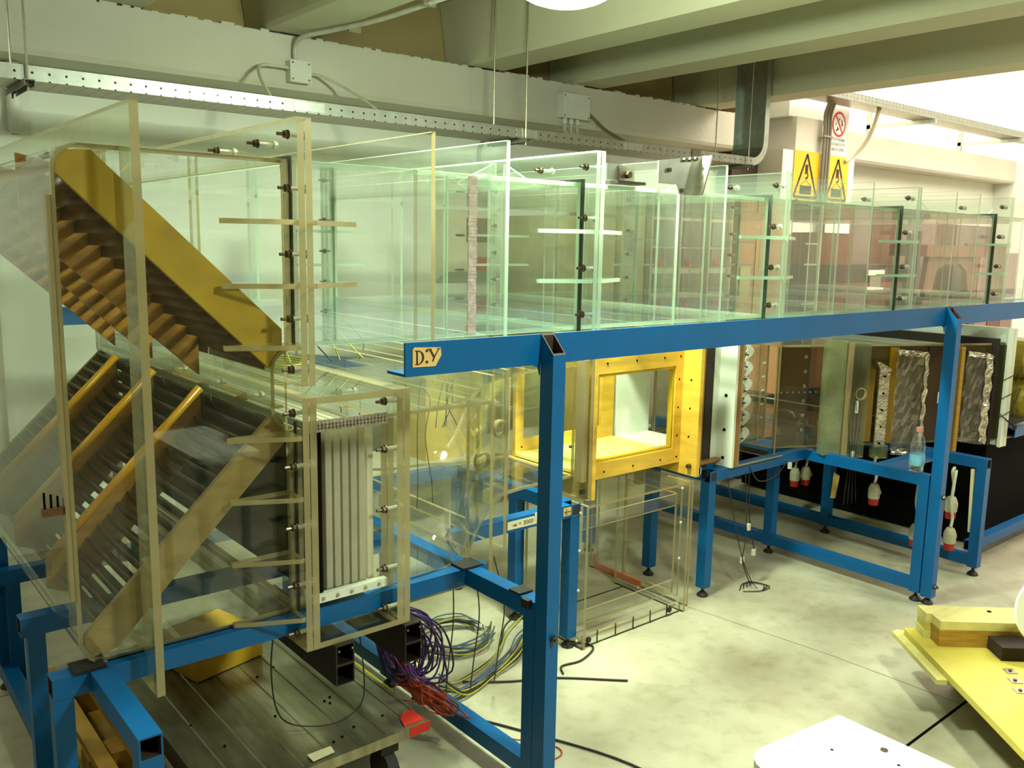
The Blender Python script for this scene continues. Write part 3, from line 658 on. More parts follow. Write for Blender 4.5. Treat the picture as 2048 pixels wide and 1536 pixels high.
for (x, y, z) in ((0.52, 2.45, 1.852), (0.60, 2.5, 1.852), (0.49, 2.3, 1.79), (0.5, 2.3, 0.66), (0.56, 2.3, 0.635)):
    MB().cyl((x, y, z), (x + 0.004, y - 0.022, z + 0.004), 0.005, 8).part('pin', 'washer', cb)

# wooden turning-vane cascades inside the corner box
def cascade(label, front, divider, vane_c, arc_a, n, mats, rodline):
    t = thing('vane_cascade', label, 'vane cascade', (0.75, 3.05, 0.64 if rodline else 1.24))
    MB().prism(front, 'Y', 2.196, 2.214).part('front_plank', mats[0], t)
    MB().prism(front, 'Y', 3.87, 3.888).part('back_plank', mats[0], t)
    for y in (2.615, 3.05, 3.485):
        MB().prism(divider, 'Y', y - 0.009, y + 0.009).part('divider_plank', mats[1], t)
        if rodline:
            a, b = rodline
            MB().cyl((a[0], y, a[1]), (b[0], y, b[1]), 0.013, 10).part('edge_rod', 'rod', t, True)
    R = 0.062
    bays = [(2.214, 2.606), (2.624, 3.041), (3.059, 3.476), (3.494, 3.87)]
    me = []
    for (a, b) in bays:
        s = MB().sheet([(R * math.cos(math.radians(arc_a[0] + (arc_a[1] - arc_a[0]) * i / 6)), R * math.sin(math.radians(arc_a[0] + (arc_a[1] - arc_a[0]) * i / 6))) for i in range(7)], 'Y', a, b, 0.003, 0, 0)
        me.append(s.mesh('vane', [mats[2]], Vector((0, a, 0)), True))
    mid = math.radians((arc_a[0] + arc_a[1]) / 2)
    for k in range(n):
        f = (k + 0.5) / n
        c = (vane_c[0][0] + (vane_c[1][0] - vane_c[0][0]) * f, vane_c[0][1] + (vane_c[1][1] - vane_c[0][1]) * f)
        for (a, b), m_ in zip(bays, me):
            inst('vane', m_, t, (c[0] - R * math.cos(mid), a, c[1] - R * math.sin(mid)))
    return t
upf = [(0.484, 1.80), (0.486, 1.82), (0.505, 1.842), (0.56, 1.845), (1.012, 1.415), (1.012, 1.365), (0.974, 1.312), (0.484, 1.79)]
upd = [(0.484, 1.86), (0.56, 1.843), (0.935, 1.46), (0.935, 1.246), (0.484, 1.675)]
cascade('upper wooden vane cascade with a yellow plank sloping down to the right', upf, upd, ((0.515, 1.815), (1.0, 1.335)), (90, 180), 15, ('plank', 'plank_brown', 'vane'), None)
lof = [(0.484, 0.69), (0.984, 1.19), (1.012, 1.16), (1.012, 1.105), (0.56, 0.645), (0.53, 0.635), (0.50, 0.645), (0.484, 0.665)]
lod = [(0.49, 0.755), (0.935, 1.20), (0.935, 1.03), (0.56, 0.648), (0.49, 0.68)]
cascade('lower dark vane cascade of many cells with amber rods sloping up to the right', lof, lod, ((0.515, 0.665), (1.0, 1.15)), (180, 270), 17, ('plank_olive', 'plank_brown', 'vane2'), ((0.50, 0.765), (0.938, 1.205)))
# small stepped wooden comb fixed to the left wall
cm = thing('wooden_comb', 'small dark comb of pegs on the left wall of the corner box', 'comb', (0.45, 2.2, 1.0))
B(0.412, 0.468, 2.19, 2.21, 1.006, 1.024).part('bar', 'vane', cm)
for k in range(4): MB().cyl((0.418 + k * 0.014, 2.2, 1.024), (0.418 + k * 0.014, 2.2, 1.062 - k * 0.006), 0.0028, 6).part('peg', 'hole', cm)

# ------------------------------------------------------------------ upper return duct, five clear sections
def tri_mesh(mats, L=0.17, D=0.085, th=0.010):
    s = MB().prism([(0, 0), (L, 0), (L, D), (L - 0.012, D), (0, 0.012)], 'Y', -th / 2, th / 2, 0, 1); return s.mesh('top_gusset', mats)
TG = tri_mesh(AM)
ZB, ZT = 1.365, 1.857
where = ['first clear duct section beside the corner box, with a pink taped seam', 'second clear duct section, behind the steel hanging bracket', 'third clear duct section, left of the yellow signs in view',
         'fourth clear duct section, above the far blue post', 'fifth clear duct section at the right edge of the picture']
for i in range(5):
    a, b = F[i] + 0.002, F[i + 1] - 0.002
    d = thing('duct_section', where[i], 'duct section', ((a + b) / 2, 3.05, ZB), 'clear sections of the upper duct')
    mt = AE if i == 0 else AM
    plate(a, b, Y0, Y0 + 0.012, ZB, ZT).part('front_panel', AM, d)
    plate(a, b, Y1 - 0.012, Y1, ZB, ZT).part('back_panel', AM, d)
    plate(a, b, Y0 + 0.012, Y1 - 0.012, ZT - 0.012, ZT).part('top_panel', AM, d)
    plate(a, b, Y0 + 0.012, Y1 - 0.012, ZB, ZB + 0.012).part('bottom_panel', AM, d)
    flange(d, a, a + 0.018, 1.272, 1.955, ZB, ZT, mt); flange(d, b - 0.018, b, 1.272, 1.955, ZB, ZT, AM)
    for k, off in enumerate((0.385, 0.655)):
        x = F[i] + off
        MB().ring('X', x, x + 0.013, (YO, YO1, 1.29, 1.955), (Y0, Y1, ZB, ZT)).part('stiffener_ring', mt if (i == 0 and k == 0) else AM, d)
    B(F[i] + 0.50, F[i] + 0.506, Y0 - 0.002, Y0, ZB + 0.005, ZT - 0.005).part('panel_seam', 'edge_mint', d)
    g1_ = GL if i == 0 else GM
    zz = (1.695, 1.533)
    gussets(d, a + 0.018, zz, g1_, 1); gussets(d, b - 0.018, zz, GM, -1)
    gussets(d, a + 0.018, zz, GM, 1, True); gussets(d, b - 0.018, zz, GM, -1, True)
    for y in (2.62, 3.05, 3.48):
        if i > 0:
            o = inst('top_gusset', TG, d, (a + 0.018 + 0.17, y, ZT)); o.scale = (-1, 1, 1)
        inst('top_gusset', TG, d, (b - 0.018 - 0.17, y, ZT))
    if i < 4:
        gm = 'rubberb' if i == 0 else 'black'
        xf = F[i + 1]
        B(xf - 0.003, xf + 0.003, Y0 - 0.014, Y0, ZB - 0.01, ZT + 0.012).part('gasket', gm, d)
        B(xf - 0.003, xf + 0.003, Y0, Y0 + 0.16, ZT + 0.002, ZT + 0.012).part('gasket', gm, d)
        B(xf - 0.003, xf + 0.003, Y1, Y1 + 0.012, ZB, ZT).part('gasket', gm, d)
        for z in (1.905, 1.74, 1.575, 1.42): inst('bolt', BOLT, d, (xf, 2.135, z))
        for y in (2.36, 2.75, 3.15, 3.55): inst('bolt', BOLT, d, (xf, y, 1.905))
    for z in (1.75, 1.6, 1.45) if i < 4 else ():
        inst('bolt', BOLT, d, (F[i + 1], 3.965, z))
    if i == 0:
        s = MB(); zc = ZB + 0.008
        while zc < ZT - 0.012:
            h = random.uniform(0.006, 0.013); s.box(1.616 + random.uniform(-.0015, .0015), 1.648 + random.uniform(-.0015, .0015), Y0 - random.uniform(0.0015, 0.0035), Y0 - 0.0002, zc, min(zc + h, ZT - 0.006)); zc += h + 0.001
        s.part('joint_tape', pm('pink_grey_tape', (206, 182, 172), rough=0.3, var=0.25, scale=60), d)
# steel bracket hanging on the second section and a small clamp
br = thing('steel_bracket', 'flat zinc steel bracket bolted to the top of the duct', 'bracket', (2.47, 2.085, 1.83))
MB().prism([(2.36, 1.945), (2.59, 1.975), (2.595, 1.95), (2.545, 1.835), (2.475, 1.835), (2.465, 1.868), (2.36, 1.868)], 'Y', 2.083, 2.0895).part('face_plate', 'galv', br)
MB().prism([(2.59, 1.975), (2.597, 1.972), (2.553, 1.834), (2.545, 1.835)], 'Y', 2.04, 2.083).part('flange_lip', 'steel', br)
for x, z in ((2.41, 1.915), (2.49, 1.955), (2.52, 1.958), (2.55, 1.962), (2.48, 1.848)):
    MB().cyl((x, 2.073, z), (x, 2.083, z), 0.008, 6).part('bolt', 'bolt', br)
cl = thing('toggle_clamp', 'small rusty toggle clamp on the duct top left of the steel bracket', 'clamp', (2.28, 2.17, 1.857))
B(2.20, 2.30, 2.175, 2.18, 1.875, 1.93).part('side_plate', 'galv', cl); B(2.255, 2.33, 2.168, 2.174, 1.872, 1.925).part('cover_plate', 'steel', cl)
B(2.22, 2.36, 2.14, 2.2, 1.862, 1.872).part('base', 'brownd', cl); MB().cyl((2.29, 2.15, 1.895), (2.29, 2.17, 1.895), 0.012, 8).part('pivot', 'bolt', cl)

# ------------------------------------------------------------------ settling chamber below, with screens
sc = thing('settling_chamber', 'clear settling chamber full of screen frames under the start of the duct', 'tunnel section', (1.18, 3.05, 0.535))
flange(sc, 1.036, 1.056, 0.535, 1.24, 0.62, 1.14, AE)
flange(sc, 1.305, 1.327, 0.535, 1.24, 0.62, 1.14, AE)
plate(1.057, 1.304, YO, YO1, 1.222, 1.24).part('top_plate', AE, sc)
plate(1.056, 1.305, YO, YO1, 0.535, 0.552).part('bottom_plate', AE, sc)
plate(1.056, 1.305, Y1 - 0.012, Y1, 0.62, 1.14).part('back_panel', AE, sc)
B(1.06, 1.30, 2.135, 2.16, 0.645, 0.668).part('white_strip', 'white', sc)
for x in (1.09, 1.135, 1.18, 1.225, 1.27): MB().cyl((x, 2.131, 0.657), (x, 2.135, 0.657), 0.005, 8).part('screw', 'steel', sc)
s = MB(); n = 22
for k in range(n):
    x = 1.058 + k * 0.011
    for r_ in range(3): s.cyl((x + 0.005, 2.128, 1.142 + r_ * 0.009), (x + 0.005, 2.134, 1.142 + r_ * 0.009), 0.0042, 6)
s.box(1.058, 1.30, 2.134, 2.138, 1.135, 1.168); s.part('bubble_wrap', 'bubble', sc)
B(1.068, 1.098, 2.15, 3.9, 0.668, 1.14).part('dark_screen_frame', 'hole', sc)
M['screen'] = clear('ribbed_screen_frame', (0.85, 0.85, 0.78), 0.72, (232, 226, 202), f0=0.05, rough=0.3, mottled=0.2)
for k in range(6):
    x = 1.118 + k * 0.0265
    MB().ring('X', x, x + 0.019, (2.165, 3.9, 0.668, 1.135), (2.24, 3.82, 0.72, 1.08), 0, 0).part('screen_frame', 'screen', sc)
    B(x + 0.008, x + 0.0105, 2.24, 3.82, 0.72, 1.08).part('screen_mesh', 'film', sc)
for z in (1.20, 1.06, 0.88, 0.70, 0.578): inst('bolt', BOLT, sc, (1.316, 2.135, z))
for y in (2.4, 2.75): inst('bolt', BOLT, sc, (1.316, y, 1.19))
for x0, lab in ((1.095, 'black double steel box block under the left flange of the settling chamber'), (1.322, 'black double steel box block under the right flange of the settling chamber')):
    t = thing('steel_block', lab, 'steel block', (x0, 2.09, 0.414))
    for z in (0.414, 0.474):
        MB().ring('Y', 2.075, 2.6, (x0, x0 + 0.058, z, z + 0.060), (x0 + 0.004, x0 + 0.054, z + 0.004, z + 0.056), 0, 0).part('steel_tube', 'blacksteel', t)
    for dx in (-0.03, 0.03): MB().cyl((x0 + 0.029 + dx * 0.7, 2.071, 0.518), (x0 + 0.029 + dx * 0.7, 2.075, 0.518), 0.003, 6).part('rivet', 'steel', t)

# ------------------------------------------------------------------ contraction
ct = thing('contraction', 'clear contraction with curved side walls and thin black wires inside', 'tunnel section', (1.9, 3.0, 0.6))
plan = [(1.328, 2.182), (1.40, 2.183), (1.48, 2.19), (1.56, 2.204), (1.64, 2.24), (1.72, 2.295), (1.80, 2.365), (1.88, 2.432), (1.96, 2.49), (2.06, 2.532), (2.18, 2.555), (2.32, 2.566), (2.445, 2.568)]
zb = lambda x: 0.62 if x < 1.72 else (0.62 + 0.085 * min(1, (x - 1.72) / 0.34) ** 1.0)
zt = lambda x: 1.142 + (0.02 * min(1, max(0, (x - 1.8) / 0.5)))
def wall_curve(path, name, th=0.010):
    s = MB(); n = len(path)
    for i, (x, y) in enumerate(path):
        for yy in (y, y + th): s.v += [(x, yy, zb(x)), (x, yy, zt(x))]
    for i in range(n - 1):
        b = i * 4
        s.face([b, b + 4, b + 5, b + 1], 0); s.face([b + 2, b + 3, b + 7, b + 6], 0); s.face([b, b + 2, b + 6, b + 4], 1); s.face([b + 1, b + 5, b + 7, b + 3], 1)
    return s.part(name, AE, ct, True)
wall_curve(plan, 'front_wall')
back = [(x, 3.92 - (y - 2.18) / 0.388 * 0.92) for x, y in plan]
wall_curve(back, 'back_wall')
def deck(zf, name, th=0.010):
    s = MB(); n = len(plan)
    for (x, y), (_, y2) in zip(plan, back):
        for dz in (0, th): s.v += [(x, y, zf(x) + dz), (x, y2, zf(x) + dz)]
    for i in range(n - 1):
        b = i * 4
        s.face([b, b + 1, b + 5, b + 4], 0); s.face([b + 2, b + 6, b + 7, b + 3], 0); s.face([b, b + 4, b + 6, b + 2], 1); s.face([b + 1, b + 3, b + 7, b + 5], 1)
    return s.part(name, AE, ct)
deck(lambda x: zb(x) - 0.010, 'floor_panel'); deck(zt, 'roof_panel')
# flat outer plates and their end plate with open corner
MB().prism([(1.328, 2.18), (1.715, 2.18), (1.715, 2.30), (1.64, 2.25), (1.56, 2.21), (1.40, 2.19)], 'Z', 1.142, 1.152, 0, 1).part('corner_plate', AE, ct)
MB().prism([(1.328, 2.18), (1.715, 2.18), (1.715, 2.30), (1.64, 2.25), (1.56, 2.21), (1.40, 2.19)], 'Z', 0.548, 0.558, 0, 1).part('corner_plate', AE, ct)
MB().ring('X', 1.715, 1.728, (2.18, 3.92, 0.545, 1.235), (2.31, 3.62, 0.62, 1.14)).part('end_frame', AE, ct)
MB().ring('X', 1.835, 1.850, (2.255, 3.84, 0.612, 1.235), (2.415, 3.36, 0.66, 1.145)).part('end_frame', AE, ct)
B(1.71, 1.722, 2.175, 2.18, 0.55, 0.62).part('frame_tab', 'edge', ct)
flange(ct, 1.3285, 1.349, 0.535, 1.24, 0.62, 1.14, AE)
flange(ct, 2.445, 2.462, 0.622, 1.24, 0.70, 1.162, AE, 2.462, 3.1, 2.568, 2.99)
B(2.418, 2.445, 2.475, 2.52, 0.70, 1.2).part('corner_batten', 'edge', ct)
for k, (x, y) in enumerate([(1.52, 2.5), (1.58, 2.58), (1.66, 2.62), (1.72, 2.7), (1.50, 2.75), (1.80, 2.74), (1.86, 2.72), (1.62, 2.85)]):
    dx = random.uniform(-0.03, 0.03)
    cable_obj([(x, y, zb(x) + 0.0), (x + dx * 0.3, y, 0.75), (x + dx, y + 0.02, 0.92), (x + dx * 0.6, y, 1.06), (x + dx * 2.2, y + 0.02, 1.142 if k % 2 else 1.12)], 0.0016, 'c_black', ct, 'wire', 16, 4)
for k in range(5):
    x = 1.88 + k * 0.012; cable_obj([(x, 2.68, 1.14), (x + random.uniform(-.05, .05), 2.68, 1.05), (x + random.uniform(-.06, .06), 2.68, 0.96)], 0.0016, 'c_black', ct, 'wire', 10, 4)
MB().cyl((1.60, 2.24, 0.62), (1.60, 2.24, 0.72), 0.008, 8).part('tube_stub', 'film', ct)
MB().cyl((1.70, 2.4, 0.62), (1.70, 2.4, 0.73), 0.008, 8).part('tube_stub', 'film', ct)
for (x, y, z) in ((1.86, 2.41, 0.885), (1.98, 2.46, 0.98)):
    MB().lathe([(0.028, -0.012), (0.034, -0.012), (0.034, 0.012), (0.028, 0.012), (0.028, -0.012)], (x, y, z), 20, 'Y').part('hole_collar', 'edge', ct, False)
# coil of clear tubing on top of the chamber, thin wires
co = thing('tubing_coil', 'coil of thin yellowish tubing and wires lying on the clear settling chamber', 'tubing', (1.25, 2.6, 1.24))
for k in range(5):
    r = 0.075 + 0.006 * k; pts = [(1.18 + r * math.cos(a_), 2.62 + r * 1.3 * math.sin(a_), 1.245 + 0.006 * k) for a_ in [2 * PI * q / 12 for q in range(12)]]
    cable_obj(pts, 0.003, 'c_yel', co, 'tubing', 36, 5)
for k in range(6):
    x = 1.22 + k * 0.06; cable_obj([(x, 2.75, 1.362), (x + 0.03, 2.7, 1.30), (x + random.uniform(-.06, .06), 2.62, 1.255)], 0.0022, 'c_black' if k % 3 == 2 else 'c_yel', co, 'wire', 8, 4)

# ------------------------------------------------------------------ plywood test section
ts = thing('test_section', 'yellow plywood test section with an open front window and bright yellow floor', 'test section', (2.8, 2.78, 0.62))
B(2.463, 2.481, 2.458, 3.1, 0.622, 0.70).part('inlet_plate', 'ply', ts)
B(2.463, 2.481, 2.458, 2.556, 0.70, 1.21).part('inlet_plate', 'ply', ts)
B(2.463, 2.481, 2.556, 3.1, 1.165, 1.21).part('inlet_plate', 'ply', ts)
# window frame, four rails
xs, xe, yf, yb_ = 2.482, 3.112, 2.548, 2.568
for (a, b, c, d_) in ((xs, xe, 0.672, 0.742), (xs, xe, 1.122, 1.19), (xs, 2.535, 0.742, 1.122), (3.062, xe, 0.742, 1.122)):
    B(a, b, yf, yb_, c, d_).part('window_rail', 'ply', ts)
for (a, b, c, d_) in ((2.535, 3.062, 0.742, 0.754), (2.535, 3.062, 1.11, 1.122), (2.535, 2.545, 0.754, 1.11), (3.052, 3.062, 0.754, 1.11)):
    B(a, b, yf + 0.007, yb_ + 0.012, c, d_).part('window_rebate', 'plank', ts)
# back frame
for (a, b, c, d_) in ((xs, xe, 0.70, 0.775), (xs, xe, 1.11, 1.165), (xs, 2.53, 0.775, 1.11), (3.03, xe, 0.775, 1.11)):
    B(a, b, 2.975, 2.995, c, d_).part('back_rail', 'ply', ts)
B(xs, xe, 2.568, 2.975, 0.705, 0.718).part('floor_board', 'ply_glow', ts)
plate(xs, xe, 2.568, 2.975, 1.165, 1.177).part('roof_sheet', AE, ts)
B(3.113, 3.135, 2.448, 2.556, 0.62, 1.235).part('outlet_plate', 'ply', ts)
B(3.113, 3.135, 2.556, 3.1, 0.62, 0.704).part('outlet_plate', 'ply', ts)
B(3.113, 3.135, 2.556, 3.1, 1.165, 1.235).part('outlet_plate', 'ply', ts)
B(3.136, 3.15, 2.452, 2.54, 0.62, 1.235).part('outlet_edge', 'ply_edge', ts)
for x in (2.50, 2.62, 2.8, 2.98, 3.09):
    for z in (0.70, 1.165): inst('screw', SCREWY, ts, (x, yf, z))
for z in (0.8, 0.93, 1.06):
    inst('screw', SCREWY, ts, (3.087, yf, z)); inst('screw', SCREWY, ts, (2.51, yf, z)); inst('screw', SCREWX, ts, (3.113, 2.5, z))
for x in (2.52, 2.9): inst('screw', SCREWY, ts, (x, 2.975, 0.74))
MB().cyl((3.095, 2.485, 0.665), (3.113, 2.485, 0.665), 0.011, 6).part('bolt', 'bolt', ts)
MB().cyl((2.76, 2.9, 0.718), (2.76, 2.9, 0.728), 0.012, 10).part('floor_plug', 'black', ts)
MB().cyl((2.43, 2.49, 0.655), (2.445, 2.49, 0.655), 0.010, 8).part('bolt', 'bolt', ts)
# white laminate adapter
wa = thing('white_adapter', 'white laminate adapter box with brown edges right of the yellow section', 'tunnel section', (3.25, 2.78, 0.62))
B(3.151, 3.376, 2.545, 2.565, 0.66, 1.235).part('side_board', 'white', wa)
B(3.151, 3.375, 2.99, 3.01, 0.66, 1.235).part('back_board', 'white', wa)
B(3.151, 3.375, 2.565, 2.99, 0.69, 0.708).part('floor_board', 'white', wa)
B(3.151, 3.375, 2.565, 2.99, 1.18, 1.2).part('roof_board', 'white', wa)
B(3.268, 3.325, 2.538, 2.545, 0.66, 1.235).part('black_seal', 'rubberb', wa)
B(3.16, 3.376, 2.515, 2.545, 0.645, 0.66).part('bottom_edge', 'ply_edge', wa)
MB().ring('X', 3.376, 3.392, (2.45, 3.1, 0.622, 1.235), (2.565, 2.99, 0.708, 1.18), 0, 0).part('flange_board', 'white', wa)
B(3.392, 3.418, 2.449, 2.565, 0.622, 1.235).part('flange_edge', 'ply_edge', wa)
B(3.14, 3.155, 2.452, 2.53, 0.63, 0.66).part('corner_block', 'white', wa)
for z in (0.665, 0.80, 0.965): MB().cyl((3.371, 2.50, z), (3.376, 2.50, z), 0.0075, 8).part('screw_hole', 'hole', wa)
# clear transition with scalloped white pieces
tx = thing('clear_transition', 'clear transition box with scalloped white pieces next to the white adapter', 'tunnel section', (3.6, 2.78, 0.62))
MB().ring('X', 3.42, 3.432, (2.45, 3.1, 0.622, 1.235), (2.57, 2.99, 0.7, 1.17)).part('flange', AE, tx)
plate(3.433, 3.80, 2.57, 2.58, 0.69, 1.17).part('front_panel', ['acr_grey', 'edge'], tx)
plate(3.433, 3.80, 2.98, 2.99, 0.69, 1.17).part('back_panel', ['acr_grey', 'edge'], tx)
plate(3.433, 3.80, 2.58, 2.98, 0.69, 0.70).part('floor_panel', AE, tx)
MB().ring('X', 3.72, 3.732, (2.555, 3.0, 0.69, 1.2), (2.57, 2.985, 0.70, 1.19)).part('rib_frame', AE, tx)
MB().ring('X', 3.792, 3.804, (2.50, 3.06, 0.60, 1.2), (2.57, 2.985, 0.70, 1.17)).part('rib_frame', AE, tx)
B(3.433, 3.80, 2.45, 2.456, 0.622, 0.628).part('bottom_bar', 'edge', tx)
def petal(zc, h):
    pts = [(0.07 * math.sin(PI * i / 8), -h / 2 + h * i / 8) for i in range(9)]
    return [(3.60 + u, zc + v) for u, v in pts] + [(3.615, zc + h * 0.15), (3.603, zc), (3.615, zc - h * 0.15)]
for k in range(6):
    zc = 1.15 - k * 0.082; MB().prism(petal(zc, 0.094), 'Y', 2.566, 2.5695).part('white_petal', 'white', tx)
for k in range(8):
    zc = 1.14 - k * 0.06; MB().cyl((3.57 + 0.016 * (k % 2), 2.55, zc), (3.62, 2.566, zc - 0.006), 0.004, 6).part('thumb_screw', 'black', tx)
for k in range(6): B(3.575, 3.60, 2.563, 2.567, 1.06 - k * 0.068, 1.076 - k * 0.068).part('tape_tab', 'paperw', tx)
for k in range(6): MB().cyl((3.52 + k * 0.05, 2.565, 0.935), (3.52 + k * 0.05, 2.57, 0.935), 0.006, 8).part('pin', 'steel', tx)
for k in range(5): B(3.75, 3.775, 2.566, 2.57, 0.80 + k * 0.07, 0.808 + k * 0.07).part('slot_mark', 'washer', tx)

# ------------------------------------------------------------------ diffuser, flaring towards the viewer
DA, DB = Vector((3.805, 2.518)), Vector((5.02, 1.92)); DD = DB - DA; DL = DD.length; DU = DD / DL; DN = Vector((DU.y, -DU.x))  # DN points to the viewer side
if DN.y > 0: DN = -DN
def dmat():
    m = Matrix.Identity(4); m[0][0], m[1][0] = DU.x, DU.y; m[0][1], m[1][1] = -DN.x, -DN.y; m[0][3], m[1][3] = DA.x, DA.y
    return m
DM = dmat()   # local x along the wall, local y away from the viewer
df = thing('wide_diffuser', 'flaring clear diffuser with dusty columns, amber film and foil, behind the far blue post', 'tunnel section', (4.4, 2.6, 0.6))
def D(mb, name, mats, label=None): return mb.xf(DM).part(name, mats, df, False, label)
M['smoke'] = clear('smoked_acrylic', (0.62, 0.56, 0.42), 0.10, (110, 100, 60), mottled=0.15, f0=0.06)  # brown tint stands for the darkness behind the clear wall
D(plate(0.0, DL, 0, 0.012, 0.655, 1.165), 'front_wall', ['smoke', 'edge'])
MB().prism([(3.805, 2.53), (5.02, 1.93), (5.02, 3.6), (3.805, 3.02)], 'Z', 0.645, 0.655, 0, 1).part('floor_panel', AE, df)
MB().prism([(3.805, 2.53), (5.02, 1.93), (5.02, 3.6), (3.805, 3.02)], 'Z', 1.165, 1.175, 0, 1).part('roof_panel', AE, df)
MB().prism([(3.805, 3.02), (5.02, 3.6), (5.02, 3.61), (3.805, 3.03)], 'Z', 0.655, 1.165, 0, 0).part('back_wall', 'vane2', df)
def dcol(s0, s1, z0, z1, mats, name='clear_column', y0=-0.055):
    a, b = s0 * DL, s1 * DL
    s = MB().ring('Z', z0, z1, (a, b, y0, -0.002), (a + 0.008, b - 0.008, y0 + 0.008, -0.010), 1, 0); D(s, name, mats)
dcol(0.185, 0.258, 0.615, 1.2, ['acr_dusty', 'edge'])
dcol(0.268, 0.290, 0.60, 1.19, ['edge', 'edge'], 'clear_batten')
dcol(0.292, 0.362, 0.595, 1.185, ['acr_grey', 'edge'])
dcol(0.415, 0.468, 0.585, 0.65, ['acr_grey', 'edge'], 'column_stub')
D(B(0.368 * DL, 0.405 * DL, -0.02, -0.003, 0.67, 1.05), 'amber_strip', 'ytape')
D(B(0.47 * DL, 0.50 * DL, -0.02, -0.003, 0.66, 1.16), 'amber_strip', 'ytape')
s = MB()
for k in range(42):
    z = 0.638 + k * 0.0098; s.box(0.418 * DL, 0.463 * DL, -0.030 - 0.003 * (k % 2), -0.022, z, z + 0.0098)
D(s, 'perforated_strip', 'foil')
for k in range(5): D(MB().cyl((0.44 * DL, -0.035, 0.66 + k * 0.088), (0.44 * DL, -0.032, 0.66 + k * 0.088), 0.006, 8), 'strip_hole', 'hole')
D(MB().prism([(0.40 * DL, 1.09), (0.42 * DL, 1.085), (0.466 * DL, 1.05), (0.466 * DL, 1.035), (0.418 * DL, 1.05)], 'Y', -0.034, -0.02), 'folded_tip', 'foil')
def crumple(s0, s1, z0, z1, nx=10, nz=16, y=-0.03, a=0.006):
    s = MB()
    for j in range(nz + 1):
        for i in range(nx + 1):
            u = s0 + (s1 - s0) * i / nx + 0.004 * math.sin(j * 1.3); z = z0 + (z1 - z0) * j / nz - 0.02 * i / nx
            s.v.append((u * DL, y + random.uniform(-a, a), z + random.uniform(-.002, .002)))
    for j in range(nz):
        for i in range(nx):
            b = j * (nx + 1) + i; s.face([b, b + 1, b + nx + 2, b + nx + 1])
    return s
D(crumple(0.49, 0.625, 0.625, 1.15), 'film_sheet', 'film')
for z0, z1 in ((1.125, 1.155), (0.60, 0.64)): D(crumple(0.49, 0.625, z0, z1, 12, 4, -0.036, 0.004), 'foil_edge', 'foil')
D(crumple(0.61, 0.628, 0.61, 1.13, 3, 24, -0.036, 0.004), 'foil_edge', 'foil')
D(crumple(0.80, 0.91, 0.65, 1.14), 'film_sheet', 'film')
D(crumple(0.80, 0.91, 1.115, 1.14, 10, 3, -0.036, 0.004), 'foil_edge', 'foil')
D(crumple(0.885, 0.918, 0.65, 1.13, 4, 24, -0.036, 0.004), 'foil_edge', 'foil')
D(B(0.64 * DL, 0.72 * DL, -0.006, -0.002, 0.66, 1.16), 'dark_panel', 'vane2')
D(B(0.725 * DL, 0.745 * DL, -0.03, -0.002, 0.60, 1.17), 'wood_batten', 'pine_dark')
D(B(0.775 * DL, 0.79 * DL, -0.03, -0.002, 0.60, 1.16), 'wood_batten', 'pine_dark')
D(MB().lathe([(0.026, -0.012), (0.032, -0.012), (0.032, 0), (0.026, 0), (0.026, -0.012)], (0.325 * DL, -0.057, 0.93), 20, 'Y'), 'port_ring', 'edge')
D(B(0.31 * DL, 0.322 * DL, -0.06, -0.056, 0.83, 0.895), 'paper_tag', 'washer')
D(B(0.695 * DL, 0.702 * DL, -0.012, -0.007, 0.86, 0.92), 'paper_tag', 'washer')
for k in range(7): D(MB().cyl(((0.02 + 0.024 * k) * DL, -0.008, 0.935), ((0.02 + 0.024 * k) * DL, 0.0, 0.935), 0.005, 7), 'pin', 'steel')
for k in range(6): D(MB().cyl((0.115 * DL, -0.004, 0.74 + 0.075 * k), (0.115 * DL, 0.0, 0.74 + 0.075 * k), 0.010, 10), 'faint_ring', 'film')
cb2 = thing('hanging_wires', 'thin dark wires hanging down in front of the diffuser columns', 'wires', (4.2, 2.27, 0.3))
for k in range(4):
    q = DM @ Vector((0.29 * DL + 0.012 * k, -0.065, 0)); cable_obj([(q.x, q.y, 1.15), (q.x - 0.01, q.y, 0.95), (q.x + 0.02 * (k - 1), q.y, 0.8), (q.x + 0.015, q.y, 0.62), (q.x + 0.02 * (k - 2), q.y - 0.02, 0.36)], 0.002, 'c_black', cb2, 'wire', 20, 4)
B(4.155, 4.175, 2.275, 2.285, 0.60, 0.63).part('connector', 'c_white', cb2)
# fan end: white frame and drums
wf = thing('fan_inlet', 'white laminate frame at the wide end of the diffuser', 'frame', (5.0, 2.4, 0.6))
MB().ring('X', 5.02, 5.05, (1.905, 3.7, 0.615, 1.255), (1.96, 3.6, 0.66, 1.17), 0, 0).part('frame_board', 'white', wf)
B(4.975, 5.018, 1.89, 1.905, 0.615, 1.255).part('face_board', 'white', wf); B(5.018, 5.052, 1.888, 1.9045, 0.615, 1.255).part('face_board', 'white', wf)
MB().ring('X', 4.94, 4.974, (1.94, 3.7, 0.625, 1.20), (2.0, 3.6, 0.67, 1.15), 0, 0).part('inner_seal', 'rubberb', wf)
for k in range(3): cable_obj([(4.96, 1.90, 0.98 - .1 * k), (5.03, 1.86, 1.02 - .1 * k), (5.06, 1.85, 1.05 - .12 * k), (5.0, 1.86, 0.85 - .06 * k), (5.04, 1.84, 0.72), (4.96, 1.9, 0.8)], 0.0025, 'c_black', wf, 'wire', 24, 4)
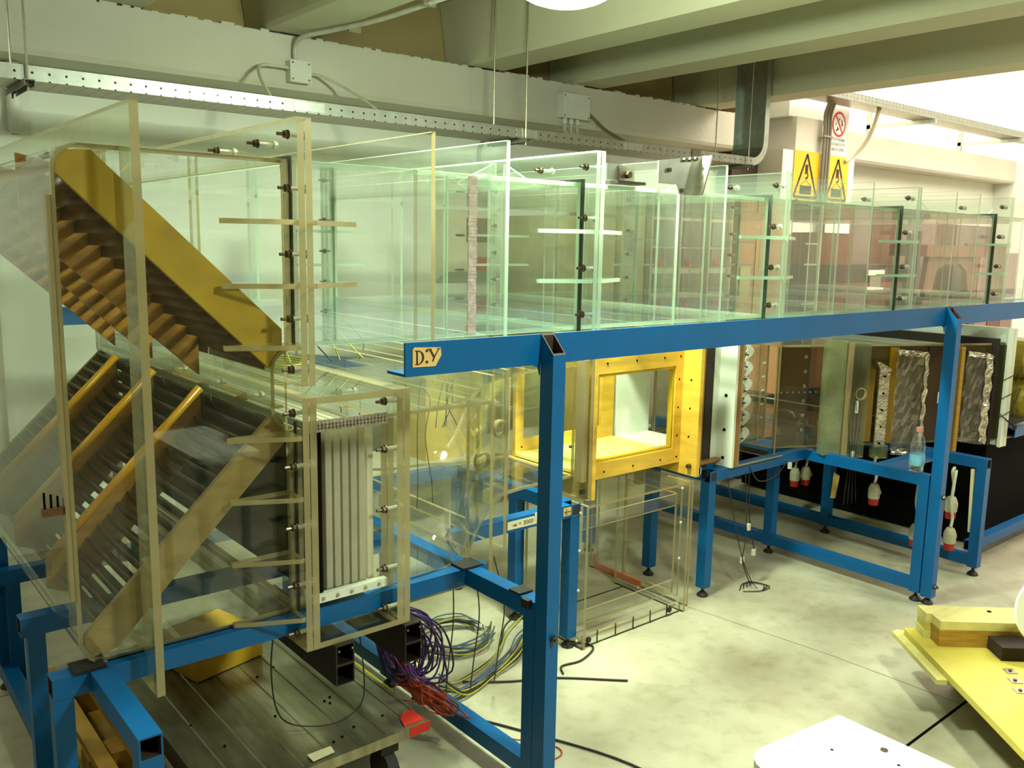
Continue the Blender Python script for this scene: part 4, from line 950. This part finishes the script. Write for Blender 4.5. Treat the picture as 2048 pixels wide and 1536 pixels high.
for k, z in enumerate((1.08, 0.86)):
    t = MB().lathe([(0.001, -0.6), (0.105, -0.6), (0.115, -0.58), (0.115, 0.58), (0.105, 0.6), (0.001, 0.6)], (5.22, 2.4, z), 24, 'Y').top('fan_drum', 'yfan', ['upper olive fan drum at the right edge', 'lower olive fan drum at the right edge'][k], 'drum', smooth=False)
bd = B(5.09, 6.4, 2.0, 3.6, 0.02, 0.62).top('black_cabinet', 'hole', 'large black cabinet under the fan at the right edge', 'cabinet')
B(5.09, 6.4, 1.99, 2.0, 0.60, 0.63).part('front_trim', 'brown', bd)
# blue stand behind at the right
bs = thing('fan_stand', 'blue steel stand under the fan drums at the right edge', 'steel frame', (5.15, 1.9, 0))
rail(bs, 'X', 5.06, 6.6, 1.85, 0.665, 'top_rail'); rail(bs, 'X', 4.75, 6.6, 1.88, 0.08, 'low_rail'); rail(bs, 'Z', 0.0, 0.665, 6.2, 1.85, 'leg')
hollow('X', 4.08, 4.598, 2.55, 2.6, 0.567, 0.62).part('cross_rail', BT, pf2)
hollow('X', 4.08, 4.598, 2.05, 2.1, 0.567, 0.62).part('cross_rail', BT, pf2)

# ------------------------------------------------------------------ trolley, pallet, carton under the corner box
tl = thing('flat_trolley', 'flat sheet metal trolley with a red sprayed corner under the corner box', 'trolley', (1.08, 2.6, 0))
s = MB(); xs_ = []
x = 0.745
prof = []
while x < 1.40:
    prof += [(x, 0.197), (x + 0.078, 0.197), (x + 0.0815, 0.2005), (x + 0.085, 0.197)]; x += 0.088
prof = [p for p in prof if p[0] <= 1.40] + [(1.402, 0.197)]
poly = prof + [(1.402, 0.19), (0.745, 0.19)]
s.prism(poly, 'Y', 2.092, 3.15); s.part('ribbed_deck', 'sheet', tl)
B(0.745, 1.402, 2.078, 2.092, 0.168, 0.200).part('front_rim', 'sheet', tl)
B(1.402, 1.412, 2.078, 3.15, 0.168, 0.200).part('side_rim', 'sheet', tl)
B(0.738, 0.745, 2.078, 3.15, 0.150, 0.200).part('side_rim', 'blacksteel', tl)
MB().prism([(1.33, 2.092), (1.402, 2.092), (1.402, 2.16), (1.375, 2.165), (1.345, 2.14)], 'Z', 0.2, 0.2024).part('red_corner', 'redpaint', tl)
B(1.34, 1.413, 2.0765, 2.078, 0.17, 0.2005).part('red_corner', 'redpaint', tl)
MB().prism([(1.03, 2.095), (1.10, 2.10), (1.105, 2.135), (1.03, 2.135)], 'Z', 0.201, 0.2025).part('masking_tape', 'paperw', tl)
for k in range(13):
    x, y = random.uniform(0.8, 1.36), random.uniform(2.15, 2.7); MB().cyl((x, y, 0.197), (x, y, 0.2008), 0.004, 7).part('rivet_hole', 'hole', tl)
for x, y in ((1.29, 2.14), (0.83, 2.14), (1.29, 3.05), (0.83, 3.05)):
    fk = B(x - 0.03, x + 0.03, y - 0.03, y + 0.03, 0.12, 0.168).part('caster_fork', 'blacksteel', tl)
    MB().cyl((x - 0.018, y, 0.06), (x + 0.018, y, 0.06), 0.06, 16).part('caster_wheel', 'black', fk)
MB().cyl((1.44, 2.35, 0.165), (1.44, 3.0, 0.165), 0.012, 8).part('push_bar', 'c_yel', tl)
B(1.412, 1.44, 2.36, 2.38, 0.155, 0.175).part('bar_bracket', 'blacksteel', tl); B(1.412, 1.44, 2.95, 2.97, 0.155, 0.175).part('bar_bracket', 'blacksteel', tl)
cn = MB().prism([(0.935, 2.735), (1.19, 2.80), (1.13, 3.05), (0.875, 2.985)], 'Z', 0.201, 0.30).top('carton', 'carton', 'yellow cardboard carton on the metal trolley under the corner box', 'carton')
pl = thing('pallet', 'old wooden pallet beside the metal trolley at the bottom left', 'pallet', (0.65, 2.6, 0))
for x in (0.58, 0.68): B(x, x + 0.045, 2.1, 3.3, 0.10, 0.125).part('deck_board', 'pine_dark', pl)
for y in (2.2, 2.65, 3.1): B(0.575, 0.73, y, y + 0.09, 0.022, 0.10).part('block', 'pine_dark', pl)
B(0.575, 0.73, 2.1, 3.3, 0.0, 0.022).part('base_board', 'pine_dark', pl)
lw_ = thing('thin_lead', 'thin dark lead drooping over the metal trolley', 'cable', (1.1, 2.4, 0.2))
cable_obj([(0.97, 2.19, 0.62), (0.98, 2.25, 0.42), (1.03, 2.3, 0.24), (1.12, 2.25, 0.206), (1.22, 2.24, 0.206), (1.31, 2.3, 0.22), (1.36, 2.4, 0.32), (1.39, 2.5, 0.45)], 0.0024, 'c_black', lw_, 'lead', 40, 5)

# ------------------------------------------------------------------ cable bundles beside the trolley
def bundle(name, label, m, base, n, fn, r=0.003, nn=26):
    t = thing(name, label, 'cables', base)
    for k in range(n): cable_obj(fn(k), r, m if isinstance(m, str) else m[k % len(m)], t, 'cable', nn, 5)
    return t
U = random.uniform
def purple(k):
    x, y = 1.43 + U(-.02, .02), 2.35 + U(-.08, .08); z = 0.46 + U(-.03, .03)
    return [(x - 0.05, y + .05, z), (x + U(.02, .06), y - .02, z - .01), (x + U(.08, .14), y - U(.05, .1), z - U(.06, .12)), (x + U(.06, .12), y - U(.06, .12), 0.25 + U(-.02, .04)), (x + U(.0, .06), y - .06, 0.24 + U(-.02, .05)), (x - U(0, .03), y - .02, 0.36)]
bundle('purple_cables', 'bunch of purple cables hanging in loops beside the black steel block', 'c_purple', (1.5, 2.3, 0.22), 18, purple, 0.0034)
def redc(k):
    x, y = 1.44 + U(-.02, .02), 2.34 + U(-.1, .1)
    return [(x, y + .04, 0.36 + U(-.05, .06)), (x + U(.0, .05), y - .02, 0.26 + U(-.02, .04)), (x + U(.04, .12), y - U(.0, .12), 0.17 + U(-.02, .04)), (x + U(.08, .17), y - U(.08, .2), 0.125 + U(0, .05)), (x + U(.05, .12), y - U(.02, .12), 0.12 + U(0, .06)), (x + U(-.02, .05), y, 0.2 + U(-.03, .05))]
bundle('red_cables', 'tangle of thin red cables lying on the low blue rail', 'c_red', (1.55, 2.25, 0.1), 20, redc, 0.0026)
def slate(k):
    a0 = U(0, .6); rx, ry = 0.16 + U(-.03, .03), 0.13 + U(-.03, .03); z = 0.006 + 0.004 * k
    return [(2.02 + U(-.02, .02) + rx * math.cos(a0 + q * 2 * PI / 9), 2.80 + ry * math.sin(a0 + q * 2 * PI / 9), z + 0.02 * abs(math.sin(q))) for q in range(9)]
bundle('slate_coil', 'loose coil of slate blue cables on the floor behind the purple bunch', ['c_blue', 'c_blue', 'c_yel'], (2.0, 2.8, 0), 11, slate, 0.0035)
def floorrun(k):
    o = U(-.05, .05); return [(1.68, 2.42 + o * .4, 0.05 + U(0, .08)), (1.80, 2.45 + o, 0.012 + U(0, .02)), (1.98, 2.50 + o * .8, 0.01 + U(0, .02)), (2.12, 2.56 + o * 1.2, 0.012 + U(0, .03)), (2.25, 2.66 + o * 1.6, 0.012 + U(0, .03)), (2.45, 2.76 + o * 2, 0.006)]
bundle('grey_cable_run', 'grey cable bundle running over the floor towards the trestle', ['c_blue', 'c_black', 'c_blue', 'c_yel'], (2.1, 2.55, 0), 12, floorrun, 0.0035)
bundle('black_floor_cables', 'single black cables lying on the floor behind the tall near post', 'c_black', (2.1, 2.2, 0), 3,
       lambda k: [[(1.62, 2.5, 0.02), (1.72, 2.30, 0.006), (1.80, 2.14, 0.006), (1.95, 1.80, 0.006), (2.0, 1.5, 0.006)], [(1.85, 2.5, 0.01), (2.0, 2.40, 0.006), (2.155, 2.317, 0.006), (2.362, 2.13, 0.006)], [(2.40, 2.52, 0.01), (2.46, 2.42, 0.006), (2.34, 2.36, 0.006), (2.24, 2.37, 0.006), (2.2, 2.32, 0.006)]][k], 0.0042)
bundle('orange_lead', 'single orange lead looping on the floor in front of the low rail', 'c_red', (1.75, 2.0, 0), 1, lambda k: [(1.60, 2.3, 0.12), (1.66, 2.22, 0.03), (1.74, 2.12, 0.004), (1.84, 1.98, 0.004), (1.82, 1.92, 0.004), (1.72, 1.94, 0.004), (1.66, 1.99, 0.02)], 0.0026)
def hangw(k):
    x = 1.62 + 0.11 * k; return [(x, 2.25 + .03 * k, 0.565), (x + .01, 2.26, 0.4), (x + .02, 2.3, 0.22), (x + .05, 2.36, 0.05)]
bundle('hanging_leads', 'thin dark leads hanging from the bed rail right of the settling chamber', 'c_black', (1.7, 2.3, 0.05), 3, hangw, 0.0024)

# ------------------------------------------------------------------ spare clear frame standing on the floor
ac = thing('clear_floor_frame', 'spare clear acrylic frame standing on the floor under the test section', 'acrylic frame', (2.73, 2.55, 0))
for x in (2.405, 3.04): MB().ring('X', x, x + 0.014, (2.425, 2.86, 0.0, 0.615), (2.50, 2.80, 0.075, 0.545)).part('end_frame', AE, ac)
plate(2.419, 3.04, 2.49, 2.50, 0.075, 0.135).part('front_rail', AE, ac); plate(2.419, 3.04, 2.49, 2.50, 0.49, 0.545).part('front_rail', AE, ac)
plate(2.419, 3.04, 2.80, 2.81, 0.0, 0.615).part('back_sheet', AE, ac)
plate(2.419, 3.04, 2.425, 2.80, 0.605, 0.615).part('top_sheet', AE, ac)
plate(2.419, 3.04, 2.44, 2.45, 0.0, 0.05).part('base_rail', AE, ac)
for k in range(5): MB().cyl((2.50 + 0.11 * k, 2.436, 0.01), (2.50 + 0.11 * k, 2.436, 0.06), 0.003, 6).part('pin', 'black', ac)
for x in (2.45, 2.96): MB().cyl((x, 2.434, 0.03), (x, 2.44, 0.03), 0.014, 10).part('knob', 'black', ac)
for (y, z) in ((2.46, 0.03), (2.46, 0.25), (2.46, 0.42), (2.46, 0.58), (2.7, 0.58), (2.7, 0.03)):
    for x in (2.401, 3.036): MB().cyl((x, y, z), (x + 0.004, y, z), 0.006, 8).part('screw', 'washer', ac)
sm = MB().ring('X', 3.105, 3.118, (2.46, 3.10, 0.0, 0.60), (2.52, 3.05, 0.03, 0.55)).top('clear_ring_frame', AE, 'thin clear ring frame with orange tape on its base, beside the blue leg', 'acrylic frame')
B(3.1035, 3.105, 2.74, 3.07, 0.001, 0.03).part('orange_tape', 'mauve', sm); B(3.1035, 3.105, 3.05, 3.07, 0.03, 0.08).part('orange_tape', 'mauve', sm)
B(3.105, 3.118, 2.74, 3.05, 0.0301, 0.0315).part('orange_tape', 'mauve', sm)

# ------------------------------------------------------------------ things on the right frames
bt = thing('water_bottle', 'small clear water bottle with pink cap and blue label on the blue rail', 'bottle', (4.052, 1.875, 0.62))
MB().lathe([(0.001, 0.621), (0.030, 0.622), (0.033, 0.63), (0.032, 0.66), (0.033, 0.69), (0.032, 0.72), (0.033, 0.745), (0.026, 0.785), (0.013, 0.81), (0.0125, 0.82)], (4.052, 1.895, 0), 20).part('bottle_body', 'pet', bt, True)
MB().lathe([(0.0335, 0.655), (0.0345, 0.66), (0.0345, 0.705), (0.0335, 0.71)], (4.052, 1.895, 0), 20).part('paper_label', 'label_blue', bt, True)
MB().lathe([(0.001, 0.836), (0.014, 0.836), (0.015, 0.82), (0.015, 0.815)], (4.052, 1.895, 0), 14).part('cap', 'pink', bt)
bg = thing('glass_bulb', 'clear pear shaped glass bulb lying inside the diffuser', 'glass bulb', (4.12, 2.5, 0.655))
MB().lathe([(0.001, -0.075), (0.04, -0.068), (0.066, -0.04), (0.074, 0.0), (0.066, 0.04), (0.045, 0.085), (0.03, 0.13), (0.026, 0.18)], (4.06, 2.62, 0.735), 20, 'X').part('glass_body', 'pet', bg, True)
def plug(label, x, y, z, tilt=0.0):
    t = thing('industrial_plug', label, 'plug', (x, y, z), 'grey industrial plugs with red collars')
    MB().lathe([(0.001, 0.0), (0.024, 0.0), (0.026, 0.03), (0.027, 0.035)], (x, y, z), 16).part('red_collar', 'red', t)
    MB().lathe([(0.027, 0.035), (0.03, 0.04), (0.031, 0.085), (0.024, 0.105), (0.018, 0.115), (0.001, 0.116)], (x, y, z), 16).part('plug_body', 'grey', t)
    B(x + 0.025, x + 0.055, y - 0.012, y + 0.012, z + 0.05, z + 0.07).part('latch', 'grey', t)
    cable_obj([(x, y, z + 0.116), (x + 0.01, y, z + 0.17), (x - 0.02, y, z + 0.25), (x, y, 0.56)], 0.008, 'c_white', t, 'lead', 14, 6)
plug('upper grey plug with red collar hanging in the right blue frame', 4.55, 1.93, 0.29)
plug('lower grey plug with red collar hanging in the right blue frame', 4.50, 1.90, 0.14)
names = ['leftmost', 'second', 'third', 'fourth', 'rightmost']
for k, (x, y, z) in enumerate(((4.70, 2.95, 0.36), (4.82, 2.95, 0.36), (4.95, 2.95, 0.34), (4.72, 2.95, 0.20), (4.84, 2.95, 0.19))):
    plug('grey plug in the shadow under the diffuser, ' + ['upper left one', 'upper middle one', 'upper right one', 'lower left one', 'lower right one'][k], x, y, z)
plug('grey plug half hidden left of the far tall post, upper', 4.42, 2.28, 0.30); plug('grey plug half hidden left of the far tall post, lower', 4.44, 2.05, 0.13)
lg = MB().prism([(4.62, 0.22), (4.64, 0.22), (4.60, 0.56), (4.585, 0.56)], 'Y', 1.85, 1.865).top('white_lath', 'paperw', 'white wooden lath leaning inside the right blue frame', 'lath')
bg2 = thing('plastic_bag_tag', 'brown paper tag hanging below the diffuser', 'tag', (4.3, 2.5, 0.3))
MB().prism([(4.28, 0.32), (4.33, 0.31), (4.36, 0.43), (4.30, 0.46)], 'Y', 2.45, 2.452).part('tag_paper', 'card', bg2); cable_obj([(4.32, 2.45, 0.45), (4.31, 2.45, 0.52), (4.32, 2.45, 0.6)], 0.002, 'c_black', bg2, 'string', 8, 4)
hw = thing('looped_leads', 'thin leads with white connectors hanging under the white adapter', 'wires', (3.45, 2.46, 0))
cable_obj([(3.36, 2.46, 0.60), (3.40, 2.44, 0.4), (3.46, 2.42, 0.18), (3.52, 2.4, 0.05), (3.55, 2.38, 0.005)], 0.0025, 'c_black', hw, 'lead', 20, 4)
cable_obj([(3.52, 2.47, 0.58), (3.52, 2.45, 0.40), (3.50, 2.43, 0.25), (3.47, 2.42, 0.15), (3.52, 2.40, 0.02)], 0.0025, 'c_black', hw, 'lead', 20, 4)
cable_obj([(3.55, 2.47, 0.58), (3.55, 2.45, 0.35), (3.58, 2.43, 0.16)], 0.0025, 'c_black', hw, 'lead', 14, 4)
cable_obj([(3.55, 2.47, 0.60), (3.62, 2.46, 0.52), (3.75, 2.46, 0.52), (3.86, 2.46, 0.58)], 0.004, 'c_black', hw, 'lead', 16, 5)
for k in range(3):
    cable_obj([(3.46 + .03 * k, 2.42, 0.006), (3.55 + .02 * k, 2.46, 0.006), (3.62, 2.40 - .02 * k, 0.006), (3.54, 2.35, 0.006), (3.46, 2.40, 0.006)], 0.0025, 'c_black', hw, 'lead', 20, 4)
for (x, z) in ((3.52, 0.31), (3.485, 0.15), (3.575, 0.17), (3.84, 0.57)): B(x - 0.008, x + 0.008, 2.425, 2.44, z - 0.016, z + 0.016).part('connector', 'c_white', hw)

# ------------------------------------------------------------------ plywood stack, disc and white board at the lower right
def rotM(o, deg): return Matrix.Translation(Vector(o)) @ Matrix.Rotation(math.radians(deg), 4, 'Z')
PO = rotM((3.275, 1.476, 0), -41)        # local x runs along the far edge (to the right), local -y towards the viewer
def pboard(name, label, poly, z0, z1, m, mats=None):
    s = MB().prism(poly, 'Z', z0, z1); s.xf(PO); return s.top(name, mats or m, label, 'board', 'boards of the plywood stack')
pboard('long_board', 'longest board at the bottom of the plywood stack, pointing at the viewer', [(-0.042, 0.0), (-0.036, 0.012), (0.62, 0.012), (0.62, -1.25), (-0.035, -1.25)], 0.176, 0.2, 'ply_stack')
pboard('short_board', 'narrow board under the long board of the plywood stack', [(-0.075, 0.03), (-0.05, 0.05), (0.02, 0.03), (0.02, -0.36), (-0.075, -0.36)], 0.158, 0.1755, 'pine')
pboard('stack_board', 'lowest pale board of the three stacked on the long board', [(0.0, 0.0), (0.7, 0.0), (0.7, -0.078), (-0.004, -0.078)], 0.2005, 0.232, 'pine')
pboard('stack_board', 'middle pale board of the three stacked on the long board', [(0.004, 0.003), (0.7, 0.003), (0.7, -0.078), (0.0, -0.078)], 0.2325, 0.262, 'ply_stack')
pboard('stack_board', 'topmost pale board of the three stacked on the long board', [(0.0, 0.0), (0.7, 0.0), (0.7, -0.078), (0.0, -0.078)], 0.2625, 0.299, 'pine')
for k, z in enumerate((0.2005, 0.2335, 0.2665)):
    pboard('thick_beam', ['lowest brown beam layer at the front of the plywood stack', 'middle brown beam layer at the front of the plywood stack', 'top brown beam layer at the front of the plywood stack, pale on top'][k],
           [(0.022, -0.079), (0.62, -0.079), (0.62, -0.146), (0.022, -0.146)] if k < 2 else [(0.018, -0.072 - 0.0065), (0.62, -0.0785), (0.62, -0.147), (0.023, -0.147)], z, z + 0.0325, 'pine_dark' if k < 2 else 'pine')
s = MB().cyl((0.25, -0.045, 0.2995), (0.25, -0.045, 0.3015), 0.008, 10); s.xf(PO).top('screw_head', 'hole', 'dark screw head on the top pale board', 'screw')
for k, (u, v) in enumerate(((0.19, -0.33), (0.17, -0.40), (0.15, -0.47))):
    t_ = MB().box(u - 0.018, u + 0.018, v - 0.018, v + 0.018, 0.2005, 0.203); o = t_.xf(PO).top('square_washer', 'steel', ['square steel washer on the long board, farthest of three', 'square steel washer on the long board, middle of three', 'square steel washer on the long board, nearest of three'][k], 'washer')
    MB().cyl((u, v, 0.203), (u, v, 0.207), 0.006, 8).xf(PO).part('bolt_head', 'bolt', o)
s = MB().box(0.15, 0.6, -1.1, -0.05, 0.0, 0.157); s.xf(PO).top('dark_crate', 'blacksteel', 'dark crate under the plywood stack', 'crate')
s = MB().box(0.20, 0.32, -0.25, -0.15, 0.2005, 0.25); s.xf(PO).top('dark_block', 'rubberb', 'small dark block beside the brown beams of the stack', 'block')
# round white disc leaning at the right edge
dd = MB().lathe([(0.001, -0.006), (0.128, -0.006), (0.132, 0.0), (0.128, 0.006), (0.001, 0.006)], (0, 0, 0), 48, 'X')
dm = Matrix.Translation(Vector((3.247, 1.008, 0.445))) @ Matrix.Rotation(math.radians(50.4), 4, 'Z') @ Matrix.Rotation(math.radians(8), 4, 'Y')
dd.xf(dm).top('round_disc', 'disc', 'round white disc leaning on the plywood stack at the right edge', 'disc')
# white work board in the lower right corner
wt = thing('white_board_table', 'white plastic board on a stand in the lower right corner', 'table', (1.37, 0.5, 0))
poly = [(1.522, 0.2), (1.522, 0.818), (1.30, 0.845)] + [(1.30 - 0.055 * math.sin(math.radians(a_)), 0.79 + 0.055 * math.cos(math.radians(a_))) for a_ in range(0, 91, 15)] + [(1.24, 0.2)]
MB().prism(poly, 'Z', 0.725, 0.75).part('board', 'hdpe', wt)
for x, y in ((1.28, 0.25), (1.47, 0.25), (1.28, 0.72), (1.47, 0.72)): B(x, x + 0.03, y, y + 0.03, 0, 0.725).part('leg', 'galv', wt)
MB().cyl((1.475, 0.70, 0.75), (1.475, 0.70, 0.7515), 0.007, 10).part('screw', 'bolt', wt)
for (x, y) in ((1.30, 0.74), (1.40, 0.76), (1.45, 0.66)): MB().cyl((x, y, 0.75), (x, y, 0.7506), 0.003, 8).part('screw_hole', 'hole', wt)

# ------------------------------------------------------------------ background along the back wall, seen through the duct
en = thing('electrical_enclosure', 'beige wall enclosure with red socket seen through the first duct section', 'enclosure', (3.62, 4.85, 1.36))
MB().prism([(4.82, 1.46), (4.99, 1.38), (4.99, 1.87), (4.82, 1.87)], 'X', 3.40, 3.88).part('case', 'grey', en)
B(3.56, 3.80, 4.812, 4.82, 1.66, 1.82).part('dark_window', 'brown', en)
B(3.62, 3.72, 4.74, 4.82, 1.47, 1.56).part('red_socket', 'red', en)
B(3.47, 3.53, 4.80, 4.82, 1.70, 1.71).part('latch', 'black', en); B(3.47, 3.53, 4.80, 4.82, 1.47, 1.48).part('latch', 'black', en)
cp = thing('strut_channel', 'tall perforated strut channel on the wall right of the enclosure', 'channel', (3.95, 4.95, 0.0))
B(3.90, 3.98, 4.93, 5.0, 0.0, 1.95).part('channel_web', 'tan', cp)
for k in range(18): B(3.93, 3.95, 4.927, 4.93, 1.05 + k * 0.05, 1.065 + k * 0.05).part('slot', 'hole', cp)
def cabinet(label, x0, x1, z1, m, parts, y0=4.45):
    t = thing('control_cabinet', label, 'cabinet', ((x0 + x1) / 2, 4.7, 0), 'cabinets along the back wall')
    B(x0, x1, y0 + 0.02, 4.99, 0.0, z1).part('body', m, t)
    dr = B(x0 + 0.01, x1 - 0.01, y0, y0 + 0.02, 0.1, z1 - 0.02).part('door', m, t)
    for (a, b, c, d_, mm, nm) in parts: B(x0 + a, x0 + b, y0 - (0.014 if nm in ('button', 'red_label') else 0.008), y0, c, d_).part(nm, mm, dr)
    return t
cabinet('wide grey backdrop cabinet right of the strut channel', 4.05, 4.62, 1.85, 'greenish', [])
cabinet('olive locker with a small dark window', 4.66, 4.93, 1.9, 'greenish', [(0.05, 0.14, 1.62, 1.76, 'brown', 'window'), (0.05, 0.14, 1.585, 1.60, 'brown', 'slot')])
dials = lambda w: [(0.04, w - 0.04, 1.66, 1.85, 'greyd', 'meter_panel'), (0.04, w - 0.04, 1.50, 1.64, 'purplegrey', 'control_strip'), (0.04, w - 0.04, 1.18, 1.45, 'greyd', 'keypad_panel'), (0.07, w * 0.45, 1.52, 1.56, 'red', 'red_label')] + [(w * 0.55 + 0.022 * a, w * 0.55 + 0.022 * a + 0.012, 1.23 + 0.03 * b, 1.245 + 0.03 * b, 'washer', 'button') for a in range(3) for b in range(3)]
cabinet('grey control cabinet, first of three with keypads', 4.98, 5.28, 1.95, 'grey', dials(0.30))
cabinet('grey control cabinet, second of three with keypads', 5.31, 5.63, 1.95, 'grey', dials(0.32))
cabinet('grey control cabinet, third of three with keypads', 5.66, 5.98, 1.95, 'grey', dials(0.32))
cabinet('tan wooden cabinet left of the brown machine', 6.03, 6.75, 1.9, 'tan', [(0.06, 0.2, 1.1, 1.5, 'greenish', 'panel'), (0.26, 0.275, 1.0, 1.75, 'c_yel', 'edge_strip')])
bm_ = thing('brown_machine', 'large dark brown machine with rounded arches seen through the far duct sections', 'machine', (8.0, 4.5, 0))
B(7.0, 8.7, 4.3, 4.59, 0.0, 1.35).part('base', 'brown', bm_); B(7.05, 8.6, 4.32, 4.59, 1.35, 1.52).part('dark_band', 'brownd', bm_); B(7.0, 7.6, 4.32, 4.58, 1.52, 1.8).part('head', 'brown', bm_)
B(7.9, 8.1, 4.29, 4.3, 1.1, 1.42).part('grey_door', 'greyd', bm_); B(7.85, 8.15, 4.285, 4.3, 1.42, 1.47).part('white_plate', 'washer', bm_)
for x in (8.55, 8.72): B(x, x + 0.06, 4.26, 4.3, 0.9, 1.85).part('column', 'brownd', bm_)
mt_ = thing('arched_stand', 'brown arched machine stand below a dark table right of the brown machine', 'stand', (9.8, 4.5, 0))
MB().prism([(9.0, 1.6), (10.4, 1.6), (10.4, 1.72), (9.0, 1.72)], 'Y', 4.3, 4.7).part('table', 'brown', mt_)
MB().prism([(9.05, 1.0), (9.2, 1.0), (9.35, 1.45), (9.5, 1.52), (9.9, 1.52), (10.05, 1.45), (10.2, 1.0), (10.35, 1.0), (10.25, 1.6), (9.15, 1.6)], 'Y', 4.35, 4.4).part('arch', 'brown', mt_)
for x in (9.05, 9.4, 9.75, 10.1, 10.35): B(x, x + 0.03, 4.4, 4.43, 0.0, 1.2).part('leg', 'brownd', mt_)
B(9.05, 10.38, 4.4, 4.43, 1.16, 1.2).part('cross_bar', 'brownd', mt_)
ph = thing('brown_panel_row', 'row of mauve partition panels near the right edge behind the duct', 'partition', (11.4, 4.6, 0))
for k in range(4): B(10.6 + k * 0.37, 10.94 + k * 0.37, 4.6, 4.64, 0.0, 1.75 - 0.1 * (k % 2)).part('panel', 'purplegrey' if k % 2 else 'brown', ph)
mp_ = thing('wall_cladding', 'row of dull mauve wall panels behind the machines in the far bay', 'wall panels', (10.0, 4.95, 0))  # added panels; colour mixes brown clutter with shade under the girder
for k in range(8): B(8.05 + k * 0.5, 8.54 + k * 0.5, 4.94, 4.99, 0.0, 1.98).part('panel', ('purplegrey', 'purplegrey', 'brown')[k % 3], mp_)
cx_ = B(2.72, 3.12, 4.05, 4.40, 0.42, 0.92).top('cardboard_box', 'card', 'cardboard box on the low bench behind the contraction', 'box')
cx2 = B(3.98, 4.45, 4.0, 4.35, 0.42, 1.02).top('cardboard_box', 'card', 'tall cardboard box seen through the window of the test section', 'box')
bn = thing('low_bench', 'low grey bench along the back wall carrying cardboard boxes', 'bench', (3.4, 4.4, 0))
B(2.3, 4.6, 3.98, 4.44, 0.38, 0.42).part('top', 'grey', bn)
for x in (2.35, 4.5):
    for y in (4.03, 4.36): B(x, x + 0.05, y, y + 0.05, 0, 0.38).part('leg', 'greyd', bn)
cb3 = B(5.2, 5.8, 3.7, 4.3, 0.0, 0.55).top('dark_crate', 'brownd', 'dark brown crate on the floor behind the diffuser', 'crate')
